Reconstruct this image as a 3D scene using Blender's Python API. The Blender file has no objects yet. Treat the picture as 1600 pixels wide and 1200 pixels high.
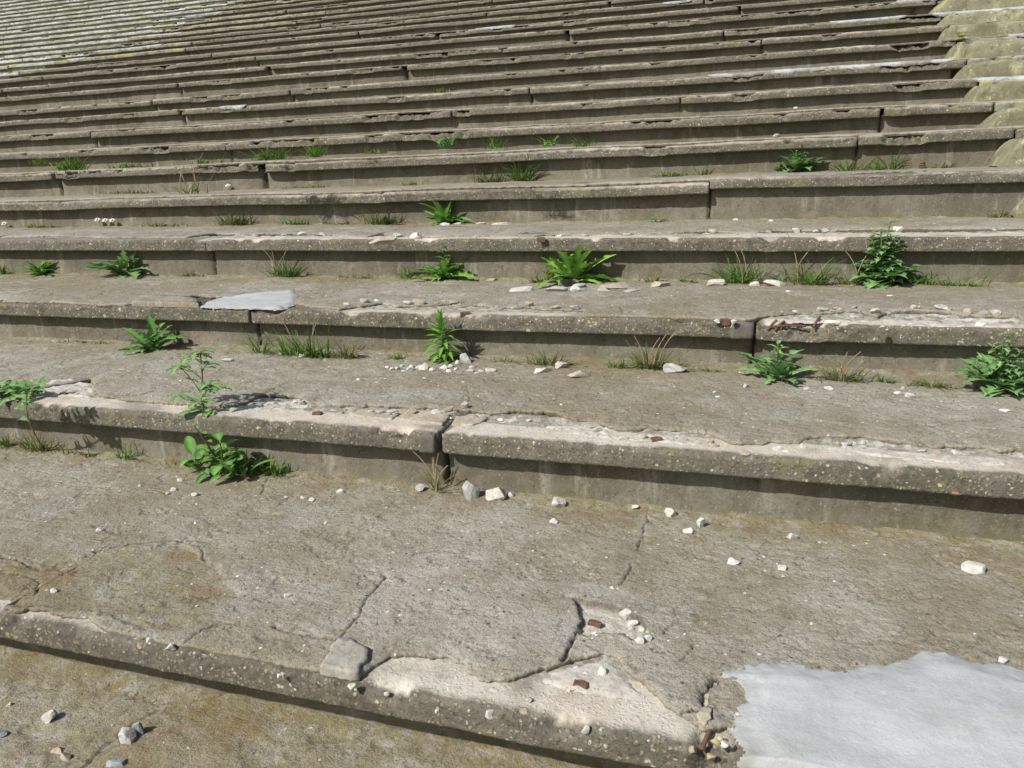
import bpy, math
import numpy as np
from mathutils import Vector, Euler

# ------------------------------------------------------------------ camera, sky, sun, exposure
scene = bpy.context.scene
COL = scene.collection
S = 0.9
F_PX, PITCH, ROLL, YAW = 1229.9, 0.271, 0.0361, -0.3254
HCAM = 1.1056 * S
cam_d = bpy.data.cameras.new("camera")
cam = bpy.data.objects.new("camera", cam_d)
COL.objects.link(cam)
cam_d.sensor_fit = 'HORIZONTAL'
cam_d.sensor_width = 36.0
cam_d.lens = 36.0 * F_PX / 1600.0
cam_d.clip_start = 0.05
cam_d.clip_end = 3000
scene.camera = cam

def ray(u, v):
    a = (u - 800) / F_PX
    b = -(v - 600) / F_PX
    cr, sr = math.cos(ROLL), math.sin(ROLL)
    x = cr * a + sr * b
    U = -sr * a + cr * b
    cp, sp = math.cos(PITCH), math.sin(PITCH)
    y = cp + sp * U
    z = -sp + cp * U
    cy, sy = math.cos(YAW), math.sin(YAW)
    return np.array([cy * x + sy * y, -sy * x + cy * y, z])

from mathutils import Matrix
r_ = ray(2030, 600) - ray(800, 600)
u_ = ray(800, 0) - ray(800, 600)
f_ = ray(800, 600)
r_, u_, f_ = [Vector(v / np.linalg.norm(v)) for v in (r_, u_, f_)]
m3 = Matrix((r_, u_, -f_)).transposed()
cam.matrix_world = Matrix.Translation((0, 0, HCAM)) @ m3.to_4x4()

SUN_AZ = math.radians(213.5)     # clockwise from +Y
SUN_EL = math.radians(42.5)
world = bpy.data.worlds.new("World")
scene.world = world
world.use_nodes = True
wn = world.node_tree
sky = wn.nodes.new("ShaderNodeTexSky")
sky.sky_type = 'NISHITA'
sky.sun_disc = False
sky.sun_elevation = SUN_EL
sky.sun_rotation = SUN_AZ
sky.air_density = 1.2
sky.dust_density = 2.5
bg = wn.nodes["Background"]
bg.inputs["Strength"].default_value = 0.074
wn.links.new(sky.outputs[0], bg.inputs[0])
sun_d = bpy.data.lights.new("sun", 'SUN')
sun_d.energy = 4.2
sun_d.angle = math.radians(0.9)
sun_d.color = (1.0, 0.985, 0.945)
sun = bpy.data.objects.new("sun", sun_d)
COL.objects.link(sun)
to_sun = Vector((math.sin(SUN_AZ) * math.cos(SUN_EL), math.cos(SUN_AZ) * math.cos(SUN_EL), math.sin(SUN_EL)))
sun.rotation_euler = to_sun.to_track_quat('Z', 'Y').to_euler()
sun.location = (-6, -9, 12)
scene.view_settings.view_transform = 'Standard'
scene.view_settings.look = 'None'
scene.view_settings.gamma = 1.0
scene.view_settings.exposure = 0.50

# ------------------------------------------------------------------ noise
def hsh(ix, iy, seed):
    h = (ix.astype(np.int64) * 374761393 + iy.astype(np.int64) * 668265263 + seed * 1442695041) & 0xFFFFFFFF
    h = ((h ^ (h >> 13)) * 1274126177) & 0xFFFFFFFF
    h = ((h ^ (h >> 16)) * 2246822519) & 0xFFFFFFFF
    h = h ^ (h >> 15)
    return (h & 0xFFFFFF) / float(0xFFFFFF)

def vnoise(x, y, seed=0):
    """smooth gradient noise, about -1..1"""
    x = np.asarray(x, float); y = np.asarray(y, float)
    x, y = np.broadcast_arrays(x, y)
    x0 = np.floor(x); y0 = np.floor(y)
    fx = x - x0; fy = y - y0
    ux = fx ** 3 * (fx * (fx * 6 - 15) + 10); uy = fy ** 3 * (fy * (fy * 6 - 15) + 10)
    def g(i, j):
        a = hsh(x0 + i, y0 + j, seed) * 2 * math.pi
        return np.cos(a) * (fx - i) + np.sin(a) * (fy - j)
    n0 = g(0, 0) * (1 - ux) + g(1, 0) * ux
    n1 = g(0, 1) * (1 - ux) + g(1, 1) * ux
    return (n0 * (1 - uy) + n1 * uy) * 1.5

def fbm(x, y, seed=0, oct=4, gain=0.5):
    s = 0; a = 1.0; t = 0
    for i in range(oct):
        s = s + a * vnoise(x * 2 ** i + 17.3 * i, y * 2 ** i - 9.1 * i, seed + 31 * i)
        t += a; a *= gain
    return s / t

def sst(a, b, x):
    t = np.clip((x - a) / (b - a), 0, 1)
    return t * t * (3 - 2 * t)

RNG = np.random.RandomState(11)

# ------------------------------------------------------------------ mesh helpers
def mesh_obj(name, V, Fq, mat, parent=None, wear=None, smooth=True, tris=None):
    """V (n,3); Fq (m,4) quads; tris optional list of tuples"""
    me = bpy.data.meshes.new(name)
    V = np.ascontiguousarray(V, dtype=np.float32)
    Fq = np.asarray(Fq, dtype=np.int32).reshape(-1, 4)
    nq = len(Fq)
    extra = [tuple(t) for t in (tris or [])]
    loops = np.concatenate([Fq.ravel()] + [np.array(t, np.int32) for t in extra]) if extra else Fq.ravel()
    sizes = np.concatenate([np.full(nq, 4, np.int32), np.array([len(t) for t in extra], np.int32)])
    starts = np.concatenate([[0], np.cumsum(sizes)[:-1]]).astype(np.int32)
    me.vertices.add(len(V)); me.vertices.foreach_set("co", V.ravel())
    me.loops.add(len(loops)); me.loops.foreach_set("vertex_index", loops.astype(np.int32))
    me.polygons.add(len(sizes)); me.polygons.foreach_set("loop_start", starts)
    me.polygons.foreach_set("loop_total", sizes)
    me.polygons.foreach_set("use_smooth", np.full(len(sizes), smooth, dtype=bool))
    me.update(calc_edges=True)
    me.validate()
    if wear is not None:
        at = me.attributes.new("wear", 'FLOAT_COLOR', 'POINT')
        c = np.ones((len(V), 4), np.float32); c[:, :3] = wear
        at.data.foreach_set("color", c.ravel())
    me.materials.append(mat)
    o = bpy.data.objects.new(name, me)
    COL.objects.link(o)
    if parent is not None:
        o.parent = parent
        o.matrix_parent_inverse = Matrix.Translation(parent.location).inverted()
    return o

def grid_faces(ni, nj, keep=None):
    i, j = np.meshgrid(np.arange(ni - 1), np.arange(nj - 1), indexing='ij')
    a = i * nj + j
    q = np.stack([a, a + nj, a + nj + 1, a + 1], -1)
    if keep is not None:
        return q[keep]
    return q.reshape(-1, 4)

def thing(name, label, cat, loc, group=None):
    o = bpy.data.objects.new(name, None)
    COL.objects.link(o)
    o.empty_display_size = 0.1
    o.location = loc
    tag(o, label, cat, group)
    return o

def tag(o, label, cat, group=None):
    o['label'] = label; o['category'] = cat
    if group: o['group'] = group
    return o

# ------------------------------------------------------------------ materials
class G:
    def __init__(s, name, rough=0.9):
        s.m = bpy.data.materials.new(name); s.m.use_nodes = True
        s.t = s.m.node_tree; s.b = s.t.nodes["Principled BSDF"]
        s.b.inputs["Roughness"].default_value = rough
        s.b.inputs["Specular IOR Level"].default_value = 0.25
        s.pos = s.t.nodes.new("ShaderNodeNewGeometry").outputs["Position"]
    def lk(s, a, inp):
        if isinstance(a, bpy.types.NodeSocket): s.t.links.new(a, inp)
        elif isinstance(a, (tuple, list)): inp.default_value = tuple(a) + ((1,) if len(a) == 3 else ())
        else: inp.default_value = a
    def noise(s, scale, detail=3, rough=0.55, off=0.0, vec=None, dist=0.0):
        n = s.t.nodes.new("ShaderNodeTexNoise")
        n.inputs["Scale"].default_value = scale; n.inputs["Detail"].default_value = detail
        n.inputs["Roughness"].default_value = rough; n.inputs["Distortion"].default_value = dist
        v = vec or s.pos
        if off:
            a = s.t.nodes.new("ShaderNodeVectorMath"); a.operation = 'ADD'
            s.lk(v, a.inputs[0]); a.inputs[1].default_value = (off, off * 1.7, off * .6); v = a.outputs[0]
        s.lk(v, n.inputs["Vector"])
        return n.outputs["Fac"]
    def voro(s, scale, out="Distance", feat='F1', vec=None):
        n = s.t.nodes.new("ShaderNodeTexVoronoi"); n.feature = feat
        n.inputs["Scale"].default_value = scale
        s.lk(vec or s.pos, n.inputs["Vector"])
        return n.outputs[out]
    def stretch(s, sc):
        a = s.t.nodes.new("ShaderNodeVectorMath"); a.operation = 'MULTIPLY'
        s.lk(s.pos, a.inputs[0]); a.inputs[1].default_value = sc
        return a.outputs[0]
    def step(s, x, a, b, lo=0.0, hi=1.0):
        n = s.t.nodes.new("ShaderNodeMapRange"); n.interpolation_type = 'SMOOTHSTEP'
        s.lk(x, n.inputs["Value"])
        n.inputs["From Min"].default_value = a; n.inputs["From Max"].default_value = b
        n.inputs["To Min"].default_value = lo; n.inputs["To Max"].default_value = hi
        return n.outputs["Result"]
    def math(s, op, a, b=0.0):
        n = s.t.nodes.new("ShaderNodeMath"); n.operation = op
        s.lk(a, n.inputs[0]); s.lk(b, n.inputs[1])
        return n.outputs[0]
    def mix(s, f, a, b, mode='MIX'):
        n = s.t.nodes.new("ShaderNodeMix"); n.data_type = 'RGBA'; n.blend_type = mode
        s.lk(f, n.inputs["Factor"]); s.lk(a, n.inputs["A"]); s.lk(b, n.inputs["B"])
        # RGBA sockets
        return n.outputs["Result"]
    def attr(s, name):
        n = s.t.nodes.new("ShaderNodeAttribute"); n.attribute_name = name
        return n
    def sep(s, c):
        n = s.t.nodes.new("ShaderNodeSeparateColor"); s.lk(c, n.inputs[0])
        return n.outputs
    def bump(s, h, strength, dist, prev=None):
        n = s.t.nodes.new("ShaderNodeBump"); n.inputs["Strength"].default_value = strength
        n.inputs["Distance"].default_value = dist; s.lk(h, n.inputs["Height"])
        if prev is not None: s.lk(prev, n.inputs["Normal"])
        return n.outputs[0]
    def done(s, col, nrm=None):
        s.lk(col, s.b.inputs["Base Color"])
        if nrm is not None: s.lk(nrm, s.b.inputs["Normal"])
        return s.m

# fix: Mix node has several A/B sockets by type; use indices
def _mix(s, f, a, b, mode='MIX'):
    n = s.t.nodes.new("ShaderNodeMix"); n.data_type = 'RGBA'; n.blend_type = mode
    s.lk(f, n.inputs[0]); s.lk(a, n.inputs[6]); s.lk(b, n.inputs[7])
    return n.outputs[2]
G.mix = _mix

def tread_material(name="weathered_screed"):
    g = G(name, 0.93)
    w = g.sep(g.attr("wear").outputs["Color"])      # R moss, G dirt, B pale
    big = g.step(g.noise(1.7, 5, .6), .38, .62)
    mid = g.step(g.noise(11, 5, .65, 3.1), .35, .66)
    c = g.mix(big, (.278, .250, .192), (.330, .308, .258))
    c = g.mix(g.math('MULTIPLY', mid, .7), c, (.195, .165, .116))
    st1 = g.step(g.noise(1.05, 5, .62, 51.), .48, .62)
    c = g.mix(g.math('MULTIPLY', st1, .62), c, (.205, .170, .108))
    st2 = g.step(g.noise(1.5, 5, .66, 61.), .52, .66)
    c = g.mix(g.math('MULTIPLY', st2, .45), c, (.385, .36, .31))
    grey = g.step(g.noise(3.3, 4, .6, 7.7), .52, .68)
    c = g.mix(g.math('MULTIPLY', grey, .65), c, (.328, .316, .276))
    fine = g.noise(170, 3, .7, 1.3)
    c = g.mix(g.step(fine, .52, .66, 0, .62), c, (.115, .098, .074))
    c = g.mix(g.step(g.noise(75, 4, .75, 21.), .55, .68, 0, .7), c, (.085, .070, .050))
    c = g.mix(g.step(g.noise(5.5, 6, .7, 31.), .55, .70, 0, .45), c, (.15, .125, .09))
    c = g.mix(g.step(g.noise(120, 3, .7, 9.3), .56, .70, 0, .5), c, (.47, .44, .38))
    # little pits and white crumbs in the surface
    v = g.voro(55); vr = g.sep(g.voro(55, "Color"))
    c = g.mix(g.math('MULTIPLY', g.step(v, .30, .16), g.step(vr[0], .91, .94)), c, (.10, .083, .062))
    c = g.mix(g.math('MULTIPLY', g.step(v, .26, .16), g.step(vr[1], .93, .96)), c, (.62, .58, .50))
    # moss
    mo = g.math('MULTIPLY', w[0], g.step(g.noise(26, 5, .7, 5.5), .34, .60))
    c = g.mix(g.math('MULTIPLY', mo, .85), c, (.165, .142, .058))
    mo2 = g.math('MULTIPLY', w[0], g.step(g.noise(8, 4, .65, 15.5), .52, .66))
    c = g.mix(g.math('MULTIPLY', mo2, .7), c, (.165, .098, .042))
    # dirt in cracks and under flakes
    c = g.mix(w[1], c, (.058, .046, .032))
    # fresh broken concrete
    pal = g.mix(g.step(g.noise(60, 4, .7, 2.2), .40, .62), (.53, .50, .44), (.40, .355, .29))
    c = g.mix(w[2], c, pal)
    b = g.bump(g.noise(150, 4, .75), .8, .005)
    b = g.bump(g.noise(38, 5, .7, 4.4), .65, .012, b)
    return g.done(c, b)

def nosing_material(name, lichen=0.0):
    g = G(name, 0.92)
    w = g.sep(g.attr("wear").outputs["Color"])
    big = g.step(g.noise(3.1, 4, .6), .36, .64)
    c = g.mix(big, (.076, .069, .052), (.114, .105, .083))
    c = g.mix(g.step(g.noise(24, 5, .7, 3.3), .42, .62, 0, .6), c, (.165, .145, .108))
    c = g.mix(g.step(g.noise(9, 4, .7, 8.3), .54, .68, 0, .65), c, (.16, .15, .075))
    # exposed aggregate
    dv = g.t.nodes.new("ShaderNodeTexNoise"); dv.inputs["Scale"].default_value = 60; dv.inputs["Detail"].default_value = 2
    g.lk(g.pos, dv.inputs["Vector"])
    wv = g.t.nodes.new("ShaderNodeVectorMath"); wv.operation = 'MULTIPLY_ADD'
    g.lk(dv.outputs["Color"], wv.inputs[0]); wv.inputs[1].default_value = (.014, .014, .014); g.lk(g.pos, wv.inputs[2])
    wv = wv.outputs[0]
    v = g.voro(105, vec=wv); vc = g.sep(g.voro(105, "Color", vec=wv))
    peb = g.mix(vc[1], (.30, .245, .165), (.205, .185, .155))
    peb = g.mix(g.step(vc[2], .80, .88), peb, (.52, .48, .39))
    isp = g.math('MULTIPLY', g.step(v, .52, .30), g.step(vc[0], .50, .62))
    c = g.mix(g.math('MULTIPLY', isp, .7), c, peb)
    v2 = g.voro(40, vec=wv); vc2 = g.sep(g.voro(40, "Color", vec=wv))
    isp2 = g.math('MULTIPLY', g.step(v2, .40, .26), g.step(vc2[0], .965, .985))
    c = g.mix(isp2, c, g.mix(vc2[1], (.42, .375, .28), (.32, .24, .13)))
    c = g.mix(g.step(g.noise(95, 3, .75, 16.1), .54, .68, 0, .85), c, (.050, .040, .028))
    c = g.mix(g.step(g.noise(250, 2, .7, 6.1), .56, .70, 0, .7), c, (.035, .028, .02))
    # lichen dots
    li = g.math('MULTIPLY', g.step(g.voro(17), .20, .13), g.step(g.sep(g.voro(17, "Color"))[0], .955, .975))
    c = g.mix(g.math('MULTIPLY', li, .6), c, (.30, .28, .11))
    if lichen:
        ln = g.step(g.noise(5.5, 6, .72, 12.), .40, .60)
        c = g.mix(g.math('MULTIPLY', ln, lichen), c, (.25, .25, .18))
        l2 = g.step(g.noise(2.0, 5, .7, 22.), .53, .65)
        c = g.mix(g.math('MULTIPLY', l2, .75 * lichen), c, (.33, .31, .095))
    c = g.mix(w[1], c, (.05, .04, .03))
    # worn pale top
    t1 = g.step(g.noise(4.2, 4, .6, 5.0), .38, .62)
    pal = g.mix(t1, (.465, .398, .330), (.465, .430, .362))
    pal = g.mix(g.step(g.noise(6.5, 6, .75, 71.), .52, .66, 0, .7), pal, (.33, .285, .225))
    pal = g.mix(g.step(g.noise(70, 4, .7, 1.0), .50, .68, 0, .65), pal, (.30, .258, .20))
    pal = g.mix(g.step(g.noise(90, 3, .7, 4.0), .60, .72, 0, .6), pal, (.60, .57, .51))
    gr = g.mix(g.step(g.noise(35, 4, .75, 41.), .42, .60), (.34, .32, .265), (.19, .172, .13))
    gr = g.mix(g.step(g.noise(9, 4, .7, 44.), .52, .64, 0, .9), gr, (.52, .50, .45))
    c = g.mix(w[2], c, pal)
    c = g.mix(w[0], c, gr)
    hb = g.math('ADD', g.math('MULTIPLY', isp, .6), g.math('MULTIPLY', isp2, 1.0))
    b = g.bump(g.noise(130, 4, .75), .7, .005)
    b = g.bump(hb, .5, .004, b)
    return g.done(c, b)

def riser_material():
    g = G("stained_riser_concrete", 0.94)
    w = g.sep(g.attr("wear").outputs["Color"])
    big = g.step(g.noise(2.3, 5, .6), .36, .64)
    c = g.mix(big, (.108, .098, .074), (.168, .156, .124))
    c = g.mix(g.step(g.noise(7, 5, .7, 2.0, g.stretch((1, 1, .35))), .50, .70, 0, .7), c, (.085, .070, .050))
    c = g.mix(g.step(g.noise(14, 5, .7, 12.0), .52, .66, 0, .6), c, (.215, .172, .130))
    c = g.mix(g.step(g.noise(13, 5, .7, 32.0, g.stretch((1, 1, .12))), .54, .70, 0, .6), c, (.085, .074, .050))
    c = g.mix(g.step(g.noise(10, 5, .7, 42.0, g.stretch((1, 1, .16))), .57, .70, 0, .55), c, (.33, .31, .25))
    c = g.mix(g.step(g.noise(45, 4, .75, 52.0), .55, .68, 0, .75), c, (.060, .050, .034))
    c = g.mix(g.step(g.noise(160, 3, .7), .55, .70, 0, .75), c, (.08, .066, .046))
    c = g.mix(g.step(g.noise(130, 2, .7, 3.), .60, .72, 0, .6), c, (.34, .30, .235))
    mo = g.math('MULTIPLY', w[0], g.step(g.noise(16, 5, .7, 5.5), .36, .60))
    c = g.mix(g.math('MULTIPLY', mo, .8), c, (.105, .095, .042))
    c = g.mix(w[1], c, (.045, .036, .026))
    c = g.mix(w[2], c, (.45, .41, .35))
    b = g.bump(g.noise(120, 4, .75), .6, .004)
    b = g.bump(g.noise(25, 4, .7, 2.), .4, .008, b)
    return g.done(c, b)

def pale_step_material():
    g = G("lichen_covered_concrete", 0.94)
    c = g.mix(g.step(g.noise(2.6, 5, .7), .36, .62), (.215, .225, .185), (.390, .402, .358))
    c = g.mix(g.step(g.noise(1.1, 5, .7, 6.0), .54, .66, 0, .75), c, (.27, .265, .115))
    c = g.mix(g.step(g.noise(14, 5, .75, 3.), .55, .67, 0, .85), c, (.085, .078, .058))
    c = g.mix(g.step(g.noise(55, 3, .7, 8.), .56, .68, 0, .6), c, (.19, .17, .12))
    b = g.bump(g.noise(60, 4, .75), .5, .006)
    return g.done(c, b)

def aisle_material():
    g = G("olive_lichen_concrete", 0.95)
    c = g.mix(g.step(g.noise(4.0, 5, .7), .36, .62), (.140, .130, .078), (.215, .203, .132))
    c = g.mix(g.step(g.noise(6.0, 6, .75, 6.0, g.stretch((1, 1, .5))), .50, .66, 0, .85), c, (.33, .315, .185))
    c = g.mix(g.step(g.noise(15, 5, .75, 9.), .58, .70, 0, .8), c, (.50, .48, .34))
    c = g.mix(g.step(g.noise(7, 6, .8, 28.), .53, .66, 0, .75), c, (.20, .195, .155))
    c = g.mix(g.step(g.noise(22, 5, .8, 38.), .56, .68, 0, .85), c, (.085, .078, .045))
    c = g.mix(g.step(g.noise(90, 3, .7, 8.), .54, .68, 0, .7), c, (.08, .072, .04))
    b = g.bump(g.noise(90, 4, .75), .6, .006)
    return g.done(c, b)

def mortar_material(name="blue_grey_mortar", old=False):
    g = G(name, 0.97)
    g.b.inputs["Specular IOR Level"].default_value = 0.08
    c = g.mix(g.step(g.noise(3.4, 6, .68), .36, .64), (.322, .331, .332), (.408, .416, .414))
    c = g.mix(g.step(g.noise(8, 6, .78, 2.), .58, .70, 0, .55), c, (.245, .252, .250))
    c = g.mix(g.step(g.noise(30, 5, .8, 14.), .58, .70, 0, .45), c, (.45, .455, .45))
    c = g.mix(g.step(g.noise(2.1, 6, .75, 12.), .54, .66, 0, .45), c, (.285, .280, .258))
    c = g.mix(g.step(g.noise(230, 3, .7, 2.), .58, .70, 0, .5), c, (.20, .20, .195))
    c = g.mix(g.step(g.noise(170, 3, .7, 8.), .60, .72, 0, .5), c, (.50, .505, .50))
    w = g.sep(g.attr("wear").outputs["Color"])
    if old:
        c = g.mix(g.step(g.noise(5.0, 6, .75, 33.), .46, .60, 0, .9), c, (.19, .178, .145))
        c = g.mix(g.step(g.noise(22, 5, .75, 36.), .55, .66, 0, .8), c, (.11, .10, .078))
    c = g.mix(w[1], c, (.22, .21, .185))
    b = g.bump(g.noise(11, 5, .65, 0., g.stretch((1, .7, 1))), .22, .012)
    b = g.bump(g.noise(140, 4, .75), .55, .003, b)
    return g.done(c, b)

def stone_material(name, a, b_, dark):
    g = G(name, 0.9)
    c = g.mix(g.step(g.noise(25, 4, .7), .38, .62), a, b_)
    c = g.mix(g.step(g.noise(70, 4, .75, 4.), .55, .66, 0, .8), c, dark)
    b = g.bump(g.noise(120, 4, .75), .6, .004)
    return g.done(c, b)

def rust_material():
    g = G("rusty_iron", 0.8)
    c = g.mix(g.step(g.noise(60, 4, .7), .4, .62), (.135, .066, .038), (.075, .048, .036))
    c = g.mix(g.step(g.noise(120, 3, .7, 4.), .58, .68, 0, .8), c, (.21, .105, .055))
    b = g.bump(g.noise(150, 4, .75), .7, .003)
    return g.done(c, b)

def leaf_material(name, a, b_, tip, transl=0.3):
    g = G(name, 0.68)
    w = g.sep(g.attr("wear").outputs["Color"])      # R light/dark leaf, G midrib, B yellowing
    c = g.mix(w[0], a, b_)
    c = g.mix(g.step(g.noise(45, 3, .6), .5, .68, 0, .5), c, tuple(.6 * x for x in a))
    c = g.mix(w[2], c, tip)
    c = g.mix(g.math('MULTIPLY', w[1], .55), c, tuple(min(1, x * 2.1 + .05) for x in b_))
    tr = g.t.nodes.new("ShaderNodeBsdfTranslucent")
    g.lk(c, tr.inputs["Color"])
    mx = g.t.nodes.new("ShaderNodeMixShader"); mx.inputs[0].default_value = transl
    g.lk(c, g.b.inputs["Base Color"])
    g.t.links.new(g.b.outputs[0], mx.inputs[1]); g.t.links.new(tr.outputs[0], mx.inputs[2])
    out = [n for n in g.t.nodes if n.type == 'OUTPUT_MATERIAL'][0]
    g.t.links.new(mx.outputs[0], out.inputs["Surface"])
    return g.m

def plain(name, a, b_, scale=30):
    g = G(name, 0.8)
    return g.done(g.mix(g.step(g.noise(scale, 3, .6), .4, .6), a, b_))

def ground_material():
    g = G("trodden_grass_and_soil", .95)
    c = g.mix(g.step(g.noise(.8, 6, .7), .42, .6), (.055, .085, .022), (.14, .115, .07))
    return g.done(c, g.bump(g.noise(20, 5, .7), .6, .03))

M_TREAD = tread_material()
M_NOSE = nosing_material("exposed_aggregate_nosing")
M_NOSEL = nosing_material("nosing_with_lichen", .75)
M_RISER = riser_material()
M_PALE = pale_step_material()
M_AISLE = aisle_material()
M_MORTAR = mortar_material()
M_MORTAR_OLD = mortar_material("weathered_mortar", True)
M_RUST = rust_material()
M_ST = {
    'cream': stone_material("pale_broken_concrete", (.50, .475, .415), (.40, .372, .315), (.22, .20, .165)),
    'grey': stone_material("grey_rubble", (.40, .385, .36), (.30, .285, .26), (.15, .14, .12)),
    'white': stone_material("white_rubble", (.53, .515, .47), (.42, .40, .355), (.28, .265, .23)),
    'dark': stone_material("dark_rubble", (.20, .18, .15), (.15, .135, .11), (.08, .07, .055)),
    'tan': stone_material("tan_rubble", (.38, .335, .265), (.30, .255, .195), (.16, .135, .1)),
    'slate': stone_material("blue_grey_rubble", (.29, .31, .32), (.22, .23, .235), (.12, .12, .12)),
    'ochre': stone_material("ochre_pebble", (.36, .29, .15), (.31, .26, .17), (.22, .17, .09)),
}
L_GREEN = leaf_material("fresh_green_leaf", (.046, .120, .018), (.145, .295, .042), (.26, .30, .05))
L_DARK = leaf_material("dark_green_leaf", (.034, .098, .022), (.112, .240, .050), (.18, .24, .05))
L_BLUE = leaf_material("blue_green_leaf", (.046, .112, .038), (.155, .275, .090), (.22, .28, .07))
L_GRASS = leaf_material("grass_blade", (.055, .120, .018), (.140, .270, .036), (.34, .30, .10))
L_DRY = leaf_material("half_dry_grass_blade", (.095, .125, .038), (.19, .215, .065), (.32, .25, .12))
M_STEM = plain("green_stem", (.10, .17, .04), (.14, .19, .06))
M_STEMR = plain("reddish_stem", (.115, .062, .035), (.13, .10, .05))
M_STRAW = plain("dry_straw_stem", (.32, .26, .15), (.23, .18, .10))
M_PETAL = plain("white_petal", (.75, .75, .70), (.65, .66, .60))
M_YEL = plain("yellow_petal", (.62, .42, .02), (.55, .33, .02))
M_GROUND = ground_material()

# ------------------------------------------------------------------ the terrace geometry
D0 = 1.3257 * S; R0 = .2278 * S; OV = .0904 * S; NH = .0741 * S; KK = .0062 * S
CORR = {1: (-.0032, 0), 2: (.0096, .0053), 3: (-.0113, .0005), 4: (-.0028, -.0015), 5: (.0174, .0033), 6: (.0193, .0034), 7: (-.0073, .0016), 8: (-.026, -.002), 9: (-.0297, -.0029), 10: (-.0144, .0011), 11: (-.0067, -.005), 12: (-.0232, -.008), 13: (.0162, -.005), 14: (.0116, -.004), 15: (.0142, -.005), 16: (.0075, -.0035)}
SCREED = .013
NROW = 40
X_SECT = -14.8

def YN(n): return D0 + (n - 1) * S
def ZN(n):
    m = n - 1
    return R0 * m + (KK * m * (m - 1) / 2 if m > 0 else 0)
def ZX(n, x):
    c = CORR.get(n, (0, 0))
    x = np.asarray(x, float)
    z = ZN(n) + c[0] + c[1] * np.clip(x, -6, 2)
    a = .003 if n < 5 else .008
    return z + a * vnoise(x * 1.1, n * 3.7 + 0 * x, 5)
def YF(n, x):
    x = np.asarray(x, float)
    a = .004 if n < 5 else .012
    return YN(n) + a * vnoise(x * .9, n * 5.3 + 0 * x, 6) + .3 * a * vnoise(x * 6, n * 2.1 + 0 * x, 7)
def OVN(n): return {1: .112, 2: .060, 3: .058, 4: .060, 5: .064, 6: .068}.get(n, .074)
def XR(n):
    y = YN(n)
    return -1.14 * y - 1.6, .27 * y + 1.7

def on_plane_z(u, v, z):
    d = ray(u, v); return np.array([0, 0, HCAM]) + d * (z - HCAM) / d[2]
def on_plane_y(u, v, y):
    d = ray(u, v); return np.array([0, 0, HCAM]) + d * y / d[1]

EDGE_PX = {
 1: [(0,951),(71,953),(140,966),(169,985),(202,997),(238,992),(250,1003),(270,1010),(320,1020),(365,1019),(388,1032),(440,1042),(486,1051),(520,1054),(557,1056),(572,1030),(577,1014),(610,1021),(650,1023),(700,1025),(722,1031),(732,1044),(748,1056),(775,1058),(800,1061),(834,1048),(878,1034),(890,1027),(915,1024),(942,1016),(965,1024),(978,1044),(995,1056),(1013,1072),(1040,1096),(1062,1112),(1090,1130)],
 2: [(0,609),(60,600),(62,590),(100,584),(140,587),(147,603),(155,612),(190,618),(216,621),(263,624),(320,629),(351,629),(380,625),(398,615),(412,611),(440,612),(466,615),(480,621),(500,626),(530,629),(580,630),(651,633),(692,633),(732,638),(766,641),(820,637),(867,641),(898,651),(935,655),(965,670),(1002,668),(1036,666),(1060,668),(1107,675),(1141,688),(1192,691),(1202,685),(1250,690),(1265,681),(1293,678),(1347,680),(1391,687),(1428,691),(1462,696),(1512,696),(1563,703),(1600,704)],
 3: [(0,470),(95,470),(115,473),(196,474),(203,464),(236,459),(257,460),(310,460),(465,474),(530,482),(597,472),(618,477),(665,476),(699,473),(719,478),(746,474),(780,481),(830,477),(834,481),(911,484),(918,497),(996,499),(1070,502),(1111,500),(1145,501),(1170,498),(1195,493),(1222,489),(1290,487),(1340,484),(1370,493),(1391,485),(1475,485),(1505,492),(1600,494)],
 4: [(0,371),(81,369),(169,371),(290,371),(310,366),(354,363),(381,368),(456,364),(530,367),(570,370),(598,365),(618,368),(682,369),(766,367),(834,369),(851,366),(911,365),(1070,361),(1111,359),(1181,363),(1205,358),(1259,358),(1310,356),(1465,353),(1532,348),(1600,349)],
}
EDGE_W = {}
for n_, pts in EDGE_PX.items():
    P = np.array([on_plane_z(u, v, ZN(n_) + CORR[n_][0] + .01)[:2] for u, v in pts])
    keep = [0]
    for k in range(1, len(P)):
        if P[k, 0] > P[keep[-1], 0] + .002: keep.append(k)
    EDGE_W[n_] = P[keep]

def edge_y(n, x):
    x = np.asarray(x, float)
    yf = YF(n, x)
    auto = yf + .03 + .028 * np.clip(fbm(x * 1.6, n * 7.7 + 0 * x, 9, 3), -.8, 1.2)
    if n in EDGE_W:
        P = EDGE_W[n]
        y = np.interp(x, P[:, 0], P[:, 1])
        out = (x < P[0, 0]) | (x > P[-1, 0])
        y = np.where(out, auto + .02, y)
    else:
        y = auto
    j1 = vnoise(x * 17, n * 1.9 + 0 * x, 13); j2 = vnoise(x * 43, n * 2.9 + 0 * x, 14)
    y = y + .006 * fbm(x * 22, n * 1.9 + 0 * x, 12, 3) + .010 * np.round(j1 * 2.2) / 2.2 + .006 * np.round(j2 * 2) / 2
    return np.clip(y, yf + .012, yf + .37)

def foot_y(n, x):            # where the riser of the step above stands
    return YF(n + 1, x) + OVN(n + 1)

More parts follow.
